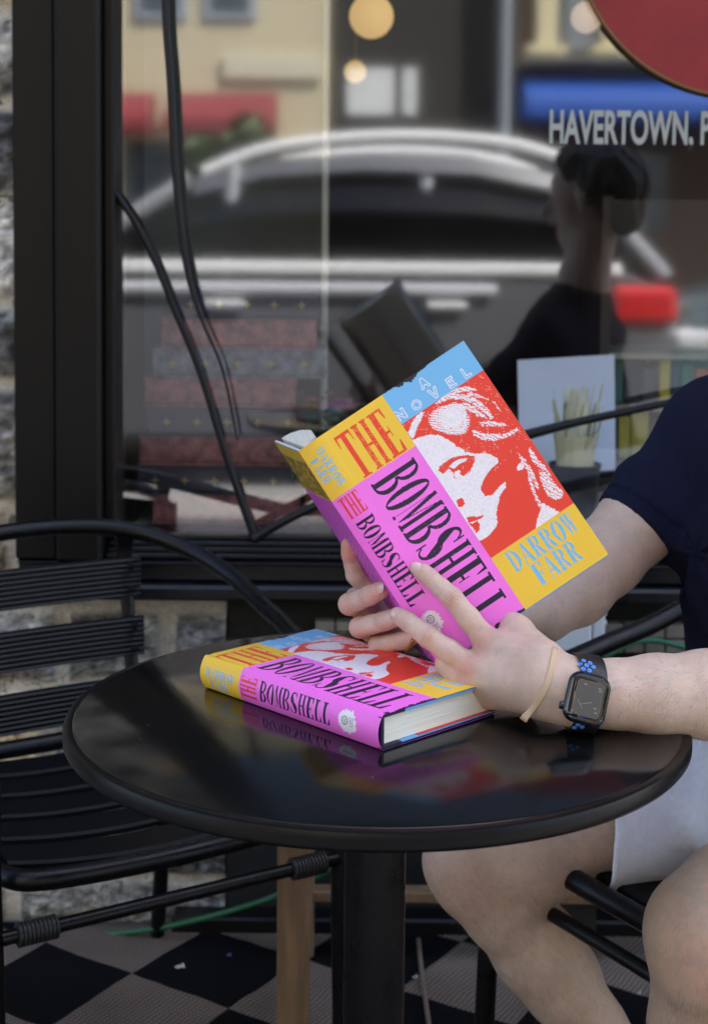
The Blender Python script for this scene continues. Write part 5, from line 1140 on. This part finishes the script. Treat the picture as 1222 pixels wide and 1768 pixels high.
# ---- shoes
for an in (an1, an2):
    v = Vol(an + np.array([-.26, -.2, -.13]), an + np.array([.1, .1, .02]), .0035)
    v.chain([an + [0, 0, -.055] - Fd * .03, an + Fd * .08 + [0, 0, -.055], an + Fd * .17 + [0, 0, -.062]], [.042, .043, .036], .02); v.cone(an + [0, 0, -.06], an + [0, 0, -.03], .042, .040, .02)
    v.halfspace(np.array([0, 0, .011]), np.array([0, 0, -1.]), .003); V, Q = v.mesh()
    npmesh('shoe', relax(V, Q, 2), Q, mat('dark_canvas', (.02, .02, .024), .8), pr_)

# ------------------------------------------------------------------ things worn on the wrists
from mathutils.bvhtree import BVHTree
nv = np.vstack([pieces[0][0], nearfore[0]]); nq = np.vstack([pieces[0][1], nearfore[1] + len(pieces[0][0])])
near = BVHTree.FromPolygons([tuple(x) for x in nv], [tuple(int(i) for i in q) for q in nq])
farb = BVHTree.FromPolygons([tuple(x) for x in pieces[1][0]], [tuple(int(i) for i in q) for q in pieces[1][1]])
def hit(bvh, px, py):
    d = (M3 @ Vector(((px - CX) / F, -(py - CY) / F, -1))).normalized(); h = bvh.ray_cast(CAM, d); return (h[0], h[1] if h[1].dot(d) < 0 else -h[1]) if h[0] else None
def ribbon(path, nrm, w, t, closed=False):
    vs = []; fs = []; n = len(path)
    for i in range(n):
        a = path[(i - 1) % n] if closed or i else path[0]; b = path[(i + 1) % n] if closed or i < n - 1 else path[-1]
        tg = (b - a).normalized(); s_ = tg.cross(nrm[i]).normalized(); nn_ = nrm[i]; ww = w[i] if isinstance(w, list) else w
        for k in range(10):
            A = 2 * math.pi * k / 10; ca, sa = math.cos(A), math.sin(A)
            vs.append(path[i] + s_ * ww / 2 * math.copysign(abs(ca) ** .5, ca) + nn_ * t * (.5 + .5 * math.copysign(abs(sa) ** .5, sa)))
    for i in range(n if closed else n - 1):
        for k in range(10): fs.append((i * 10 + k, i * 10 + (k + 1) % 10, ((i + 1) % n) * 10 + (k + 1) % 10, ((i + 1) % n) * 10 + k))
    if not closed: fs += [tuple(range(10))[::-1], tuple((n - 1) * 10 + k for k in range(10))]
    return MB().add(vs, fs)
# hair tie band
pts, nr = [], []
for px, py in ((958, 1120), (957, 1125), (955, 1135), (953, 1147), (950, 1160), (946, 1174), (941, 1188), (935, 1200), (928, 1212), (921, 1221)):
    h = hit(near, px, py)
    if h: pts.append(h[0] + h[1] * .0003); nr.append(h[1])
cb = sum(pts, Vector()) / len(pts) + Vector(Rv) * .022
for px, py, f in ((914, 1229, 0), (907, 1237, .0), (903, 1243, .001)):
    p = P(px, py, Y=pts[9 if len(pts) > 9 else -1].y - .001 - f); pts.append(p); nr.append(nr[-1])
bandm = mat('tan_elastic', (.60, .42, .27), .75)
m = ribbon(pts, nr, [.0056] * (len(pts) - 3) + [.0054, .0064, .0070], .0010)
m.build('elastic_band', bandm, None, True, label='tan elastic band looped loosely round the wrist beside the smartwatch', cat='elastic band')
# smartwatch
ax0, ax1 = Vector(PY(985, 1195, 1.283)), Vector(PY(1060, 1197, 1.287)); axw = (ax1 - ax0).normalized(); axw = (axw + Vector((0, 0, -.10))).normalized()
wc = Vector(PY(1006, 1197, 1.283)); e1 = (-Vector(Rv) - axw * (-Vector(Rv)).dot(axw)).normalized(); e2 = axw.cross(e1).normalized()
if e2.z < 0: e2 = -e2
pth, nr2, ws = [], [], []
for k in range(48):
    A = 2 * math.pi * k / 48; d = e1 * math.cos(A) + e2 * math.sin(A); rm = 0
    for s_ in (-.010, 0, .010):
        h = near.ray_cast(wc + axw * s_ + d * .1, -d)
        if h[0]: rm = max(rm, (h[0] - wc - axw * s_).dot(d))
    rm = rm or .028; pth.append(wc + d * (rm + .0004)); nr2.append(d); ws.append(.024 - .0 * math.sin(A) ** 2)
watch = empty('smartwatch', wc, 'black square smartwatch with blue-holed rubber strap on the near wrist', 'watch')
blk = mat('black_silicone', (.010, .010, .012), .45)
stp = ribbon(pth, nr2, ws, .0026, True); strap = stp.build('strap', blk, watch, True)
sb = BVHTree.FromPolygons([tuple(x) for x in stp.v], [tuple(q) for q in stp.f])
for px, py in ((996, 1140), (1007, 1141), (1018, 1145), (1001, 1147), (1012, 1149), (1006, 1155), (1024, 1152), (1017, 1158), (997, 1251), (985, 1253), (991, 1256), (1004, 1255)):
    h = hit(sb, px, py)
    if h:
        z = h[1]; Mx = z.to_track_quat('Z', 'Y').to_matrix(); MB().lathe([(0, .0001), (.0009, .0001), (.0010, .0005), (.0019, .0006), (.0021, .0001)], h[0], 14, Mx).build('strap_hole', mat('sky_blue_silicone', lin((92, 150, 235)), .5), strap, 'auto')
hc = hit(near, 1009, 1206); nf = (e1 * .97 + e2 * .16 - axw * .06).normalized(); up_ = (e2 - nf * e2.dot(nf)).normalized(); up_ = (up_ + axw * .13).normalized(); rt = up_.cross(nf).normalized()
cen = Vector(P(1010, 1207, Y=(hc[0].y if hc else 1.255))) + nf * .0042
def rbox(w, h, r, prof, seg=8):   # rounded-rect loft, prof: (inset, height)
    vs = []; fs = []
    for ins, z in prof:
        for q in range(4):
            sx = (1, -1, -1, 1)[q]; sy = (1, 1, -1, -1)[q]
            for k in range(seg):
                A = math.pi / 2 * (q + k / (seg - 1)); rr_ = max(r - ins, .0004)
                x = sx * (w / 2 - r) + rr_ * math.cos(A); y = sy * (h / 2 - r) + rr_ * math.sin(A); vs.append(cen + rt * x + up_ * y + nf * z)
    n = 4 * seg
    for i in range(len(prof) - 1):
        for k in range(n): fs.append((i * n + k, i * n + (k + 1) % n, (i + 1) * n + (k + 1) % n, (i + 1) * n + k))
    fs += [tuple(range(n))[::-1], tuple((len(prof) - 1) * n + k for k in range(n))]; return MB().add(vs, fs)
rbox(.0375, .0435, .0105, [(.004, -.0045), (.0012, -.003), (0, -.0005), (0, .0015), (.0008, .0032), (.0024, .0044)]).build('case', mat('black_aluminium', (.014, .016, .022), .25, .6, coat=.6), watch, 'auto')
rbox(.0345, .0405, .0090, [(0, .0043), (.0008, .0052), (.0030, .0057)]).build('screen_glass', mat('gloss_glass', (.004, .004, .005), .03, coat=1), watch, 'auto')
rbox(.0235, .0300, .0030, [(0, .00572), (.0004, .00582)]).build('display', mat('lit_display', (.10, .095, .085), .12, emit=.0), watch)
m = MB(); cf = lambda x, y, z=.00595: cen + rt * x + up_ * y + nf * z
for (x, y), (x2, y2), w in (((-.006, -.006), (.004, -.002), .0006), ((-.006, -.006), (-.009, -.002), .0005), ((-.006, -.006), (-.0035, -.009), .0005)):
    a, b = cf(x, y), cf(x2, y2); s_ = (b - a).cross(nf).normalized() * w / 2; m.prism([a - s_, b - s_, b + s_, a + s_], nf * .0001)
for x, y in ((.007, .010), (.0075, .008), (.006, -.007), (.0075, -.0105), (-.006, .011)): a = cf(x, y); m.prism([a, a + rt * .0025, a + rt * .0025 + up_ * .0012, a + up_ * .0012], nf * .0001)
m.build('watch_hands', mat('pale_display_mark', (.22, .22, .21), .4), watch)
MB().lathe([(.0034, -.001), (.0034, .0022), (.0026, .003), (0, .003)], cen - rt * .0190 - up_ * .0105, 20, (-rt).to_track_quat('Z', 'Y').to_matrix()).build('crown', MATS['black_aluminium'], watch, 'auto')
# gold chain bracelet on the far wrist
bp = []
for px, py in ((716, 1097), (713, 1103), (711, 1108), (708, 1113), (704, 1117), (699, 1121), (694, 1125), (689, 1128), (685, 1131), (680, 1133)):
    h = hit(farb, px, py)
    if h: bp.append(h[0] + h[1] * .0012)
if len(bp) > 2:
    m = MB(); n_ = 15
    for i in range(n_):
        t = i / (n_ - 1) * (len(bp) - 1); j = min(int(t), len(bp) - 2); p = bp[j].lerp(bp[j + 1], t - j); d = (bp[j + 1] - bp[j]).normalized()
        sd = d.cross(Vector((0, -1, 0) if i % 2 else (0, -.3, 1))).normalized(); ring = [p + d * math.cos(A) * .0024 + sd * math.sin(A) * .0014 for A in [2 * math.pi * k / 10 for k in range(10)]]
        m.tube(ring, .00055, 6, closed=True, smooth=1)
    tag(m.build('bracelet', mat('gold', (.55, .36, .10), .25, 1), None, True), 'thin gold chain bracelet on the far wrist, below the curled little finger', 'bracelet')
